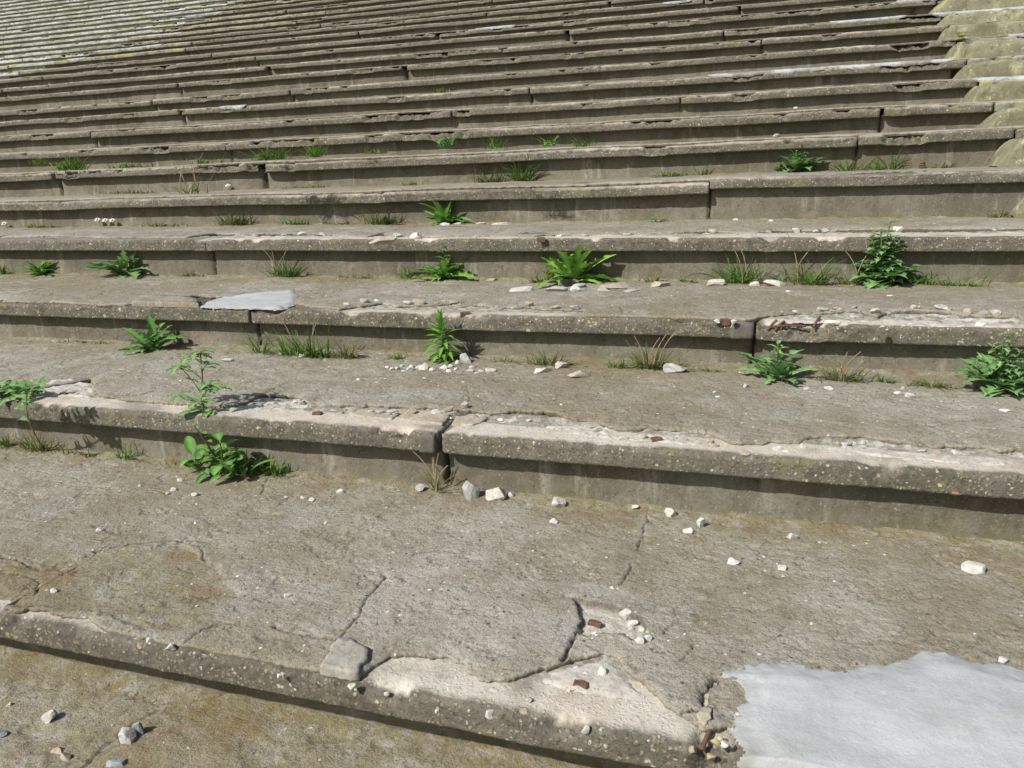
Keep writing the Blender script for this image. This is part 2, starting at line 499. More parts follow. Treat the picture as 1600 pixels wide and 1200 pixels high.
# cracks and hollows on the wide lower treads, drawn where they lie on the concrete
def wpts(n, pts):
    return np.array([on_plane_z(u, v, ZN(n) + CORR.get(n, (0, 0))[0] + SCREED)[:2] for u, v in pts])
CRACKS = {1: [
  (wpts(1, [(602,898),(590,915),(573,935),(560,958),(550,972),(528,1003)]), .0035, .8),
  (wpts(1, [(152,861),(180,854),(205,849),(233,845),(262,842),(283,843)]), .007, 1),
  (wpts(1, [(283,843),(312,850),(320,873)]), .003, .6),
  (wpts(1, [(425,976),(460,985),(490,990),(516,998),(545,1001),(577,1013)]), .004, 1),
  (wpts(1, [(527,1008),(517,1020),(510,1035),(498,1050)]), .008, 1),
  (wpts(1, [(270,1012),(290,1000),(318,982),(345,972),(380,970)]), .004, .7),
  (wpts(1, [(989,880),(985,895),(976,905),(969,912)]), .0035, .8),
  (wpts(1, [(1014,800),(1008,822),(1000,840),(996,858)]), .003, .7),
  (wpts(1, [(645,868),(660,861),(690,858),(712,862)]), .004, .8),
  (wpts(1, [(905,985),(897,998),(888,1012),(880,1033)]), .006, 1),
  (wpts(1, [(1037,987),(1047,978),(1060,966)]), .0035, .7),
  (wpts(1, [(1082,995),(1083,1008),(1075,1022),(1060,1030)]), .003, .6),
  (wpts(1, [(1120,1057),(1114,1070),(1104,1078),(1099,1092),(1103,1108),(1112,1120)]), .010, 1),
  (wpts(1, [(1060,1112),(1080,1108),(1098,1107),(1103,1108)]), .006, 1),
  (wpts(1, [(1020,1018),(1045,1017),(1058,1020)]), .0035, .6),
  (wpts(1, [(560,838),(530,850),(515,862)]), .003, .5),
  (wpts(1, [(1200,1000),(1240,985),(1290,980)]), .0025, .4),
  (wpts(1, [(0,868),(20,874),(60,886),(95,884)]), .006, .7),
  (wpts(1, [(0,893),(40,895),(62,905),(52,925)]), .004, .6),
  (wpts(1, [(60,735),(110,745),(150,757),(210,740)]), .003, .5),
  (wpts(1, [(420,745),(412,760),(408,772)]), .003, .7),
 ], 2: [
  (wpts(2, [(150,594),(185,588),(235,585),(262,590)]), .006, .8),
  (wpts(2, [(190,612),(215,613),(245,606)]), .008, 1),
  (wpts(2, [(730,600),(735,618),(732,630)]), .003, .5),
  (wpts(2, [(1080,620),(1110,610),(1150,607)]), .003, .4),
 ], 3: [
  (wpts(3, [(0,453),(35,454),(70,452)]), .012, 1),
  (wpts(3, [(236,461),(300,459),(320,460)]), .010, .8),
  (wpts(3, [(975,490),(968,480),(985,478)]), .004, .5),
 ], 0: [
  (wpts(0, [(245,1108),(205,1130),(165,1160),(130,1195)]), .005, .8),
 ], 4: [(wpts(4, [(315,371),(330,374),(420,373)]), .012, .8)]}
HOLES = {1: [wpts(1, [(897,935),(920,938),(957,945),(985,957),(1003,965),(1008,985),(1003,1000),(985,1000),(975,988),(960,987),(930,991),(908,990),(905,975),(909,960)])],
         2: [wpts(2, [(850,655),(900,651),(935,657),(960,672),(900,668)])]}
SCALED = {1: [wpts(1, [(-60,880),(60,880),(150,862),(283,845),(340,880),(370,930),(340,968),(250,985),(150,958),(-60,940)])]}

def seg_dist(px, py, P):
    d = np.full(px.shape, 1e9)
    for a, b in zip(P[:-1], P[1:]):
        ab = b - a; L = (ab ** 2).sum() + 1e-12
        t = np.clip(((px - a[0]) * ab[0] + (py - a[1]) * ab[1]) / L, 0, 1)
        d = np.minimum(d, np.hypot(px - a[0] - t * ab[0], py - a[1] - t * ab[1]))
    return d

def poly_sd(px, py, P):       # positive inside
    Q = np.vstack([P, P[:1]])
    d = seg_dist(px, py, Q)
    ins = np.zeros(px.shape, bool)
    for a, b in zip(Q[:-1], Q[1:]):
        c = (a[1] > py) != (b[1] > py)
        xi = a[0] + (py - a[1]) * (b[0] - a[0]) / (b[1] - a[1] + 1e-12)
        ins ^= c & (px < xi)
    return np.where(ins, d, -d)

def relief(n, X, Yy):
    """height of the screed above its nominal plane, and the wear masks"""
    near = n <= 4
    z = .006 * fbm(X * 1.4, Yy * 1.4 + n * 3.1, 21, 3)
    z += .003 * fbm(X * 7, Yy * 7 + n * 2.3, 22, 3)
    moss = np.zeros_like(X); dirt = np.zeros_like(X); pale = np.zeros_like(X)
    if near:
        fl = fbm(X * 5, Yy * 9 + n * 5.9, 23, 5, .6)
        s1 = sst(.16, .21, fl)
        z -= .0035 * s1
        rim = np.exp(-((fl - .165) / .012) ** 2)
        dirt += .38 * rim
        z += .0022 * fbm(X * 30, Yy * 42 + n, 24, 4, .6)
        pit = fbm(X * 60, Yy * 70 + n, 26, 2)
        z -= .0035 * sst(.38, .6, pit); dirt += .35 * sst(.42, .62, pit)
        wob = .012 * fbm(X * 18, Yy * 18, 27, 3)
        wob2 = .012 * fbm(X * 18, Yy * 18, 29, 3)
        for P, wd, dp in CRACKS.get(n, []):
            lo = P.min(0) - .05; hi = P.max(0) + .05
            m = (X > lo[0]) & (X < hi[0]) & (Yy > lo[1]) & (Yy < hi[1])
            if not m.any(): continue
            d = seg_dist(X[m] + wob[m], Yy[m] + wob2[m], P)
            w = wd * (.75 + .9 * np.abs(fbm(X[m] * 14, Yy[m] * 14, 28, 2)))
            k = np.exp(-(d / (w * .55)) ** 2) * dp
            z[m] -= .014 * k
            z[m] += .0025 * dp * np.exp(-(d / .03) ** 2) * fbm(X[m] * 5, Yy[m] * 5, 40, 1)
            dirt[m] = np.maximum(dirt[m], sst(.2, .7, k))
        for P in HOLES.get(n, []):
            sd = poly_sd(X + wob, Yy + wob2, P)
            k = sst(-.002, .004, sd)
            z -= (.016 + .003 * fbm(X * 25, Yy * 25, 31, 2)) * k
            pale = np.maximum(pale, .8 * sst(.0, .012, sd) * (1 - .35 * sst(-.1, .3, fbm(X * 12, Yy * 12, 32, 3))))
            dirt = np.maximum(dirt, .8 * np.exp(-(sd / .004) ** 2) * (fbm(X * 9, Yy * 9, 33, 2) > -.2))
        for P in SCALED.get(n, []):
            sd = poly_sd(X + 3 * wob, Yy + 3 * wob2, P)
            k = sst(-.004, .012, sd)
            z -= k * (.006 + .007 * fbm(X * 5, Yy * 7, 34, 4))
            moss = np.maximum(moss, .55 * k)
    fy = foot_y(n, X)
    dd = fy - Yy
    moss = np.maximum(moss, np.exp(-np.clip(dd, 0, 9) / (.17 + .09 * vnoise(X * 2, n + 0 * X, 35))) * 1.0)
    z += .010 * np.exp(-(np.clip(dd, 0, 9) / .03) ** 2) * (.6 + .6 * vnoise(X * 9, n + 0 * X, 36))
    if n == 0:
        moss = np.maximum(moss, .60 + .45 * fbm(X * 3, Yy * 3, 37, 3))
        z += .004 * fbm(X * 12, Yy * 12, 38, 4)
    return z, np.clip(moss, 0, 1), np.clip(dirt, 0, 1), np.clip(pale, 0, 1)

def tread_z(n, x, y):
    X = np.atleast_1d(np.asarray(x, float)); Yy = np.atleast_1d(np.asarray(y, float))
    z = ZX(n, X) + SCREED * .9 + relief(n, X, Yy)[0]
    z = np.where(Yy < edge_y(n, X), ZX(n, X) - .002, z)
    return float(z[0]) if np.isscalar(x) or np.ndim(x) == 0 else z

# joints between the precast nosing beams: row -> [(x, gap)]
_JX = {}
def jx(n, u):
    if (n, u) not in _JX: _JX[(n, u)] = _jx(n, u)
    return _JX[(n, u)]
def _jx(n, u):
    lo, hi = -60, 20
    y = YN(n); z = ZN(n) - .03
    best = None
    for v in np.linspace(0, 1200, 1201):
        p = on_plane_y(u, v, y)
        if best is None or abs(p[2] - z) < best[0]: best = (abs(p[2] - z), p[0])
    return best[1]
JOINT_PX = {2: [(683, .020)], 3: [(1178, .016), (388, .008)], 4: [(320, .006)], 5: [(1108, .006)], 6: [(82, .035), (405, .07), (1340, .008)],
            7: [(1379, .03), (352, .008)], 8: [(1063, .012), (140, .02), (705, .008)], 9: [(827, .015), (280, .05), (1497, .10)], 10: [(452, .02), (236, .03)],
            11: [(631, .09), (1190, .01)], 12: [(418, .10), (1131, .015)], 13: [(886, .07), (1430, .05)], 14: [(682, .07)], 15: [(560, .03), (1100, .03)],
            16: [(952, .05), (760, .03)], 17: [(1010, .05), (500, .04)]}
JOINTS = {}
for n_ in range(-1, NROW + 1):
    js = [(jx(n_, u), g) for u, g in JOINT_PX.get(n_, [])]
    x0, x1 = XR(n_)
    have = [j[0] for j in js]
    if n_ >= 4:
        k = 0
        x = x0 + 2.5 * hsh(np.array([n_]), np.array([3]), 77)[0]
        while x < x1:
            if all(abs(x - h) > 2.2 for h in have) and (x < -3 or n_ > 10):
                js.append((x, .004 + .035 * hsh(np.array([n_]), np.array([k]), 78)[0] ** 3)); have.append(x)
            x += 4.6; k += 1
    JOINTS[n_] = sorted(js)

# worn pale nosing tops: row -> function of x giving 0..1
def pale_amount(n, x):
    if n == 1:
        a = jx(1, 560); b = jx(1, 1110)
        v = np.maximum(sst(a - .03, a + .04, x) * (1 - sst(b, b + .05, x)), (1 - sst(jx(1, 150), jx(1, 190), x)) * .8)
        return v
    if n == 2: return np.ones_like(x)
    if n == 3:
        a = jx(3, 520); b = jx(3, 920)
        return np.maximum(.85 * sst(a - .2, a + .1, x) * (1 - sst(b, b + .1, x)), sst(jx(3, 1185), jx(3, 1200), x))
    if n == 4: return np.maximum(sst(jx(4, 285), jx(4, 330), x), .25)
    return .42 + .50 * np.clip(fbm(x * .9, n * 4.4 + 0 * x, 51, 3) * 1.6, -.8, 1)

def nose_profile(n, fine):
    r = .016
    pts = [(.42, -.012), (.34, -.010), (.27, -.008)]
    m = 14 if fine else 3
    for t in np.linspace(.24, r, m): pts.append((t, 0.0))
    k = 4 if fine else 2
    for a in np.linspace(0, math.pi / 2, k + 2)[1:]: pts.append((r - r * math.sin(a), -r + r * math.cos(a)))
    m = 14 if fine else 4
    for t in np.linspace(r, NH - .008, m)[1:]: pts.append((0.0, -t))
    pts += [(.003, -NH + .002), (.012, -NH)]
    pts += [(.05, -NH), (OVN(n) + .05, -NH)]
    return np.array(pts)

BROKEN = [(3, 1182, 1290, .034), (1, 1082, 1148, .04), (6, 385, 415, .05), (4, 300, 330, .015), (7, 1390, 1420, .02), (8, 905, 960, .02), (8, 600, 690, .02), (9, 1410, 1470, .035), (10, 1395, 1450, .03), (5, 0, 120, .014), (5, 565, 600, .02), (4, 1190, 1215, .02), (3, 0, 60, .006)]
for n_ in range(6, 24):
    for k_ in range(7):
        u_b = 1500 * hsh(np.array([n_]), np.array([k_]), 55)[0]; w_b = 12 + 60 * hsh(np.array([n_]), np.array([k_]), 56)[0] ** 2
        BROKEN.append((n_, u_b, u_b + w_b, .02 + .03 * hsh(np.array([n_]), np.array([k_]), 57)[0]))
def nose_surface(n, X, prof, off=0.0, seed_extra=0.0):
    """world positions (ni,nj,3) of the nosing at x values X for profile rows"""
    ni, nj = len(X), len(prof)
    arc = np.concatenate([[0], np.cumsum(np.hypot(*np.diff(prof, axis=0).T))])
    Xg = np.repeat(X[:, None], nj, 1); Ag = np.repeat(arc[None], ni, 0)
    dy = np.repeat(prof[None, :, 0], ni, 0).copy(); dz = np.repeat(prof[None, :, 1], ni, 0).copy()
    near = n <= 5
    corner = np.exp(-((dy - .006) / .02) ** 2 - ((dz + .006) / .02) ** 2)
    chip = np.clip(fbm(Xg * 5, n * 3.3 + Ag * 6, 61, 4, .6) - .12, 0, 1)
    big = np.clip(vnoise(Xg * 1.3, n * 9.1 + 0 * Ag, 62) - .35, 0, 1)
    a = .06 if near else .15
    push = corner * (a * chip + .03 * big)
    for bn, bu0, bu1, bd in BROKEN:
        if bn == n:
            xa_, xb_ = jx(n, bu0), jx(n, bu1)
            m_ = sst(xa_ - .01, xa_ + .02, Xg + .02 * fbm(Xg * 20, Ag * 30, 67, 3)) * (1 - sst(xb_ - .02, xb_ + .01, Xg))
            cr = np.exp(-((dy - .004) / .045) ** 2 - ((dz + .015) / .045) ** 2)
            push = push + bd * m_ * cr * (.75 + .8 * fbm(Xg * 22, Ag * 24, 68, 4, .65))
    dy += push * .8; dz -= push * .75
    if not near: dz = dz - (prof[None, :, 1] > -.03) * .012 * np.clip(fbm(Xg * 1.9, n * 6.1 + 0 * Xg, 69, 4, .6) + .1, 0, 1)
    disp = .0030 * fbm(Xg * 14, Ag * 14 + n * 7, 63, 4, .6) + .0045 * fbm(Xg * 4, Ag * 4 + n * 5, 64, 2)
    if near: disp = disp + .0012 * fbm(Xg * 70, Ag * 70 + n, 65, 2)
    top = sst(.003, .02, dy) * (dz > -.02)
    front = 1 - top
    under = (prof[None, :, 1] < -NH + .001) & (prof[None, :, 0] > .03)
    disp = np.where(under, 0, disp)
    rough_bed = sst({1: .16, 2: .12, 3: .08}.get(n, .14), {1: .18, 2: .15, 3: .11}.get(n, .17), dy) * top
    if near: dz = dz + rough_bed * (.013 * fbm(Xg * 19, Ag * 24 + n, 66, 4, .7) - .001)
    dz = dz + top * (disp * .55 + off)
    dy = dy - front * np.where(under, 0, disp + off)
    y = YF(n, Xg) + dy
    z = ZX(n, Xg) + dz
    return np.stack([Xg, y, z], -1), Xg, Ag, dy, dz, top

def aisle_x(n): return 1.17 + .062 * (n - 5)
def build_nosing(n, parent):
    x0, x1 = XR(n)
    dx = max(.0036, .0019 * YN(n)) if n > 0 else .02
    prof = nose_profile(n, n <= 6)
    cuts = [(x0, 0.0)] + [j for j in JOINTS[n] if x0 + .4 < j[0] < x1 - .4]
    sect = X_SECT if x0 < X_SECT - 1 else None
    if n >= 6:
        cuts = sorted([c_ for c_ in cuts if not (abs(c_[0] - aisle_x(n) - .12) < .3 and c_[1] > 0)] + [(aisle_x(n) + .12, .012)])
    if sect is not None:
        cuts = sorted(cuts + [(X_SECT + 1.0 * (hsh(np.array([n]), np.array([1]), 5)[0] - .5) * 2, .004)])
    cuts.append((x1, 0.0))
    for (a, ga), (b, gb) in zip(cuts[:-1], cuts[1:]):
        xa = a + ga / 2; xb = b - gb / 2
        if xb - xa < .05: continue
        ni = max(3, int((xb - xa) / dx) + 1)
        X = np.linspace(xa, xb, ni)
        P, Xg, Ag, dy, dz, top = nose_surface(n, X, prof)
        # ends worn round
        e = np.minimum(X - xa, xb - X)[:, None]
        rnd = np.exp(-e / .012) * (.014 if (ga > .01 or gb > .01) else .003)
        front = 1 - top
        P[..., 1] += rnd * front; P[..., 2] -= rnd * top * .8
        # whole beams have settled a little differently
        hs = hsh(np.array([int(a * 50)]), np.array([n]), 9)[0] - .5
        if n >= 5:
            P[..., 2] += hs * .022; P[..., 1] += hs * .026; P[..., 2] += (X[:, None] - .5 * (xa + xb)) * .004 * (hsh(np.array([int(a * 70)]), np.array([n]), 19)[0] - .5)
        pa = pale_amount(n, Xg)
        nz = fbm(Xg * 16, Ag * 16 + n, 71, 4, .6)
        bw = {1: .16, 2: .125, 3: .085, 4: .20}.get(n, .15)
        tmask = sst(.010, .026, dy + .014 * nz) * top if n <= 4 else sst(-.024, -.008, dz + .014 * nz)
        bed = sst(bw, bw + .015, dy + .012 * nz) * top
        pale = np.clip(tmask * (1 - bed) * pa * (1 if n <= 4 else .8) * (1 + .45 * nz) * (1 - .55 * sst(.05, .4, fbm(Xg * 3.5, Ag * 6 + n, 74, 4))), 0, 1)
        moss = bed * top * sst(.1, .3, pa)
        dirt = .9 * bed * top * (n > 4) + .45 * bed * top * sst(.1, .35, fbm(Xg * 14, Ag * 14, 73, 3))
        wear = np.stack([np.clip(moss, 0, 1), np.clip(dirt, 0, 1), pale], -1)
        nj = len(prof)
        caps = [tuple(range(nj)), tuple((ni - 1) * nj + k for k in range(nj - 1, -1, -1))]
        mid = .5 * (xa + xb)
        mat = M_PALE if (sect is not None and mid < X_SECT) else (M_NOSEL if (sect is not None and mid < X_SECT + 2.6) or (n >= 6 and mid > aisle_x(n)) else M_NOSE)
        mesh_obj("nosing", P.reshape(-1, 3), grid_faces(ni, nj), mat, parent, wear.reshape(-1, 3), True, caps)

def build_riser(n, parent):
    x0, x1 = XR(n)
    dx = max(.005, .0025 * YN(n)) if n > 0 else .03
    zb = (lambda x: ZX(n - 1, x) - .03)
    zt = (lambda x: ZX(n, x) - NH + .012)
    def seg(xa, xb, fwd, mat):
        ni = max(3, int((xb - xa) / dx) + 1); nj = 34 if n <= 4 else 8
        X = np.linspace(xa, xb, ni)
        T = np.linspace(0, 1, nj)
        Xg = np.repeat(X[:, None], nj, 1); Tg = np.repeat(T[None], ni, 0)
        z = zb(Xg) * (1 - Tg) + zt(Xg) * Tg
        y = YF(n, Xg) + OVN(n) - fwd
        y = y + .004 * fbm(Xg * 3, z * 5 + n * 3, 81, 3)
        if n <= 5: y = y + .0025 * fbm(Xg * 20, z * 25 + n, 82, 4, .6)
        h = z - ZX(n - 1, Xg)
        y = y - .012 * np.exp(-np.clip(h, 0, 1) / .02)
        dirt = np.zeros_like(Xg); pale = np.zeros_like(Xg)
        for j, gp in JOINTS[n]:
            gw = max(.006, gp * .35)
            m = np.exp(-(((Xg + .01 * fbm(z * 20, Xg, 84, 2)) - j) / gw) ** 2)
            y = y + .035 * m; dirt = np.maximum(dirt, sst(.25, .8, m))
        moss = np.clip(np.exp(-np.clip(h, 0, 1) / .06) * (.7 + .8 * fbm(Xg * 2.5, z * 3 + n, 83, 3)) + .35 * sst(.1, .4, fbm(Xg * 1.7, n * 2.2 + 0 * Xg, 85, 2)), 0, 1)
        wear = np.stack([moss, dirt, pale], -1)
        mesh_obj("riser", np.stack([Xg, y, z], -1).reshape(-1, 3), grid_faces(ni, nj), mat, parent, wear.reshape(-1, 3))
    if x0 < X_SECT - 1:
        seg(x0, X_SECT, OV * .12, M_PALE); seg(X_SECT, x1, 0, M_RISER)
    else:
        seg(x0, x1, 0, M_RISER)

def build_tread(n, parent):
    x0, x1 = XR(n)
    d = max(YN(n), .9)
    dx = {1: .0034, 2: .0042, 3: .0055, 4: .0075, 0: .005}.get(n, max(.010, .0022 * d) if n > 0 else .03)
    dyy = {1: .0042, 2: .006, 3: .010, 4: .014, 0: .006}.get(n, .03 if n < 9 else .07)
    if n == 0: x0, x1 = -2.6, 1.4
    ni = int((x1 - x0) / dx) + 1
    X = np.linspace(x0, x1, ni)
    ey = edge_y(n, X); fy = foot_y(n, X) + .02
    nj = max(5, int((S - .02) / dyy))
    T = np.linspace(0, 1, nj)
    Yg = ey[:, None] * (1 - T) + fy[:, None] * T
    Xg = np.repeat(X[:, None], nj, 1)
    rel, moss, dirt, pale = relief(n, Xg, Yg)
    ed = Yg - ey[:, None]
    z = ZX(n, Xg) + SCREED + rel - (.004 + .006 * np.clip(fbm(Xg * 11, Yg * 11, 93, 3), 0, 1)) * np.exp(-ed / .014)
    lip = fbm(Xg * 9, n * 1.3 + 0 * Xg, 91, 3)
    z = z + .004 * lip * np.exp(-ed / .06) - (.005 if n >= 4 else 0) * np.exp(-ed / .05)
    z = np.maximum(z, ZX(n, Xg) - .008)
    # broken face below the edge
    sk = []
    nz = fbm(X * 40, n + 0 * X, 92, 3)
    for k, (down, back) in enumerate([(.35, .000), (.75, .004), (1.5, .006)]):
        zz = z[:, 0] - (z[:, 0] - (ZX(n, X) - .012)) * min(1, down * .8)
        sk.append(np.stack([X, ey + back + .004 * nz, zz], -1))
    P = np.concatenate([np.stack(sk[::-1], 1), np.stack([Xg, Yg, z], -1)], 1)
    W = np.stack([moss, dirt, pale], -1)
    ws = np.zeros((ni, 3, 3)); ws[..., 1] = np.array([.60, .32, .10])[None]; ws[..., 0] = .2
    W = np.concatenate([ws, W], 1)
    mesh_obj("tread", P.reshape(-1, 3), grid_faces(ni, nj + 3), M_TREAD, parent, W.reshape(-1, 3))

def step_label(n):
    special = {
      -1: "lowest concrete step, mossy brown, below the bottom left corner",
      0: "mossy brown concrete step at the bottom left corner, littered with grey rocks",
      1: "wide foreground concrete step with large blue grey mortar patch and pale broken edge",
      2: "concrete step with long pale pinkish nosing split by an open joint",
      3: "concrete step with small bluish mortar patch on its edge and exposed reinforcement bars",
      4: "concrete step with long cream worn nosing, big rosettes growing at its foot",
      5: "dark concrete step just behind the cream nosed one, small rosette at its foot",
      6: "concrete step with a broken notch in its nosing holding a small plant",
      7: "concrete step with an open vertical joint at right and pale mortar by the aisle",
      8: "dark concrete step below the one with the long blue mortar streak",
      9: "concrete step with the longest blue grey mortar streak along its right edge",
    }
    if n in special: return special[n]
    words = ["", "one", "two", "three", "four", "five", "six", "seven", "eight", "nine", "ten", "eleven", "twelve", "thirteen", "fourteen", "fifteen", "sixteen", "seventeen", "eighteen", "nineteen", "twenty",
             "twenty one", "twenty two", "twenty three", "twenty four", "twenty five", "twenty six", "twenty seven", "twenty eight", "twenty nine", "thirty", "thirty one"]
    k = n - 9
    tail = "with lichened left end" if n >= 14 else "dark and weathered"
    return f"concrete step {tail}, {words[k]} row{'s' if k > 1 else ''} above the long blue mortar streak"

STEP = {}
for n in range(-1, NROW + 1):
    st = thing("terrace_step", step_label(n), "concrete step", (0, YN(n), ZN(n)), "concrete terrace steps")
    STEP[n] = st
    build_nosing(n, st)
    build_riser(n, st)
    if n < NROW: build_tread(n, st)
    else:
        x0, x1 = XR(n)
        a = YN(n); z = ZN(n) + .01
        mesh_obj("tread", [(x0, a + .03, z), (x1, a + .03, z), (x1, a + 6, z), (x0, a + 6, z), (x0, a + 6, -2), (x1, a + 6, -2)], [(0, 1, 2, 3), (3, 2, 5, 4)], M_TREAD, st, np.zeros((6, 3)), False)

# ground around the stand
zg = ZN(-1) - R0
gv = []
gm = mesh_obj("ground", [(-900, -900, zg), (900, -900, zg), (900, 900, zg), (-900, 900, zg)], [(0, 1, 2, 3)], M_GROUND, None, None, False)
gm['kind'] = 'structure'

# ------------------------------------------------------------------ mortar patches
def mortar_on_tread(n, W, thick, res, edge_w=.03, mat=None):
    lo = W.min(0) - .04; hi = W.max(0) + .04
    xs = np.arange(lo[0], hi[0], res); ys = np.arange(lo[1], hi[1], res)
    Xg, Yg = np.meshgrid(xs, ys, indexing='ij')
    wob = .020 * fbm(Xg * 11, Yg * 11, 101, 5, .75); wob2 = .020 * fbm(Xg * 11, Yg * 11, 103, 5, .75)
    sd = poly_sd(Xg + wob, Yg + wob2, W)
    yf = YF(n, Xg) - .006
    yc = np.maximum(Yg, yf)
    if mat is not None:
        wob = wob * 1.0
    base = ZX(n, Xg) + (SCREED * .55 if mat is None else .0015 + (.004 if n == 1 else .008) * fbm(Xg * 26, Yg * 30, 108, 4, .7)) + .006 * fbm(Xg * 1.4, yc * 1.4 + n * 3.1, 21, 3) + (.45 * SCREED * sst(0, .12, yc - edge_y(n, Xg)) if mat is None else SCREED * sst(0, .03, yc - edge_y(n, Xg)))
    z = base + thick * sst(-.004, edge_w, sd) - .004 * (sd < .002)
    z += (.0035 * fbm(Xg * 3.2, yc * 5, 102, 3) + .0012 * fbm(Xg * 14, yc * 30, 104, 3)) * sst(0, .05, sd)
    z += .004 * fbm(Xg * 20, yc * 20, 105, 3) * np.exp(-np.clip(sd, 0, 9) / .05)
    exc = np.clip(yf - Yg, 0, 9)
    yy = np.where(exc > 0, yf - .006 * sst(0, .02, exc) - .003 * fbm(Xg * 12, Yg * 12, 106, 3), Yg)
    z = z - exc
    keep = (sd[:-1, :-1] > -.006) & (sd[1:, 1:] > -.006)
    wear = np.zeros(Xg.shape + (3,)); wear[..., 1] = .95 * np.exp(-np.clip(sd, 0, 9) / .022) * np.clip(.55 + fbm(Xg * 15, Yg * 15, 107, 3), 0, 1)
    V = np.stack([Xg, yy, z], -1).reshape(-1, 3)
    Fq = grid_faces(len(xs), len(ys), keep)
    used = np.unique(Fq); mp = -np.ones(len(V), int); mp[used] = np.arange(len(used))
    return mesh_obj("mortar_patch", V[used], mp[Fq], mat or M_MORTAR, STEP[n], wear.reshape(-1, 3)[used])

def clip_front(n, W, d):
    W = W.copy(); W[:, 1] = np.maximum(W[:, 1], YF(n, W[:, 0]) + d)
    return W
W1 = [tuple(p) for p in wpts(1, [(1163,1036),(1200,1033),(1238,1034),(1275,1042),(1320,1045),(1370,1038),(1415,1031),(1432,1018),(1470,1015),(1520,1028),(1570,1040),(1640,1058),(1760,1090)])]
right = W1[-1]
yf1 = float(YF(1, 0.3))
W1 += [(right[0] + .1, yf1 + .2), (right[0] + .1, yf1 - .055), (.14, yf1 - .05), (.05, yf1 - .060), (-.01, yf1 - .045)]
W1 += [tuple(p) for p in wpts(1, [(1165,1165),(1143,1140),(1122,1115),(1150,1092),(1158,1070),(1125,1050)])]
mortar_on_tread(1, np.array(W1), .010, .0042, .07)
W3 = clip_front(3, wpts(3, [(312,477),(325,469),(345,464),(395,458),(430,455),(458,453),(466,461),(463,472),(440,480),(425,486),(408,482),(398,482),(388,490),(376,484),(330,485)]), .002)
mortar_on_tread(3, W3, .008, .006, .03)

def mortar_streak(n, ua, ub, down, back=.13, seed=0):
    xa, xb = sorted((jx(n, ua), jx(n, ub)))
    dx = max(.01, .002 * YN(n))
    X = np.linspace(xa, xb, int((xb - xa) / dx) + 4)
    t = (X - xa) / (xb - xa)
    env = np.clip(np.minimum(t, 1 - t) * 9, 0, 1) ** .6
    K = 14
    full = nose_profile(n, True)
    arc = np.concatenate([[0], np.cumsum(np.hypot(*np.diff(full, axis=0).T))])
    i0 = int(np.argmin(np.abs(full[:, 0] - .016) + (full[:, 1] != 0) * 9))
    ac = arc[i0] + .012
    dn = np.clip(down * env * (1 + 1.5 * fbm(X * 4, seed + 0 * X, 111, 5, .65)), .002, NH - .02)
    bk = np.clip(back * env * (1 + .5 * fbm(X * 3, seed + 5 + 0 * X, 112, 4)), .004, .2)
    P = np.zeros((len(X), K, 3))
    for k in range(K):
        s = ac - bk + (bk + dn) * k / (K - 1)
        dy = np.interp(s, arc, full[:, 0]); dz = np.interp(s, arc, full[:, 1])
        on_top = dy > .02
        lift = .010 if k not in (0, K - 1) else -.006
        y = YF(n, X) + dy - np.where(on_top, 0, lift * .8)
        z = ZX(n, X) + dz + np.where(on_top, SCREED * .6 * sst(.02, .06, dy) + lift, lift * .4) + .003 * fbm(X * 8, k * .5 + 0 * X, 113, 3)
        P[:, k] = np.stack([X, y, z], -1)
    mesh_obj("mortar_patch", P.reshape(-1, 3), grid_faces(len(X), K), M_MORTAR_OLD, STEP[n], np.zeros((len(X) * K, 3)))

mortar_streak(9, 1105, 1490, .022, .14, 1)
mortar_streak(8, 1520, 1690, .028, .14, 2)
mortar_streak(12, 1295, 1418, .022, .16, 3)
mortar_streak(12, 1455, 1640, .03, .16, 4)
mortar_streak(13, 1400, 1470, .02, .12, 5)
mortar_streak(14, 742, 806, .02, .2, 6)
mortar_streak(9, 342, 382, .03, .15, 7)
mortar_streak(15, 1035, 1080, .02, .15, 8)
mortar_streak(16, 150, 255, .05, .25, 9)
mortar_streak(18, 205, 285, .05, .25, 10)
mortar_streak(21, 285, 350, .05, .25, 11)
mortar_streak(10, 1575, 1660, .03, .18, 12)
mortar_streak(14, 1530, 1640, .03, .18, 13)
mortar_streak(15, 105, 135, .04, .2, 14)

# small grey repair closing the end of the left beam at the open joint
def block(name, c, sx, sy, sz, mat, parent, rot=(0, 0, 0), chips=.004, seed=0):
    k = 7
    V = []; Fq = []
    base = 0
    faces = []
    for ax in range(3):
        for sgn in (-1, 1):
            a, b = np.meshgrid(np.linspace(-1, 1, k), np.linspace(-1, 1, k), indexing='ij')
            p = np.zeros((k, k, 3)); o = [i for i in range(3) if i != ax]
            p[..., ax] = sgn; p[..., o[0]] = a; p[..., o[1]] = b
            q = grid_faces(k, k) + base
            if (sgn > 0) != (ax == 1): q = q
            else: q = q[:, ::-1]
            V.append(p.reshape(-1, 3)); faces.append(q); base += k * k
    V = np.concatenate(V); Fq = np.concatenate(faces)
    r = .82
    lim = np.clip(V, -r, r); d = V - lim
    L = np.linalg.norm(d, axis=1, keepdims=True) + 1e-9
    V = lim + d / L * np.minimum(L, (1 - r))
    V = V * np.array([sx, sy, sz]) / 2
    V += chips * np.stack([fbm(V[:, 0] * 40 + seed, V[:, 1] * 40 + V[:, 2] * 31, 121 + i, 3) for i in range(3)], -1)
    R = np.array(Euler(rot).to_matrix())
    V = V @ R.T + np.array(c)
    key = np.round(V / 1e-6).astype(np.int64)
    _, idx, inv = np.unique(key, axis=0, return_index=True, return_inverse=True)
    return mesh_obj(name, V[idx], inv.reshape(-1)[Fq], mat, parent, np.zeros((len(idx), 3)))

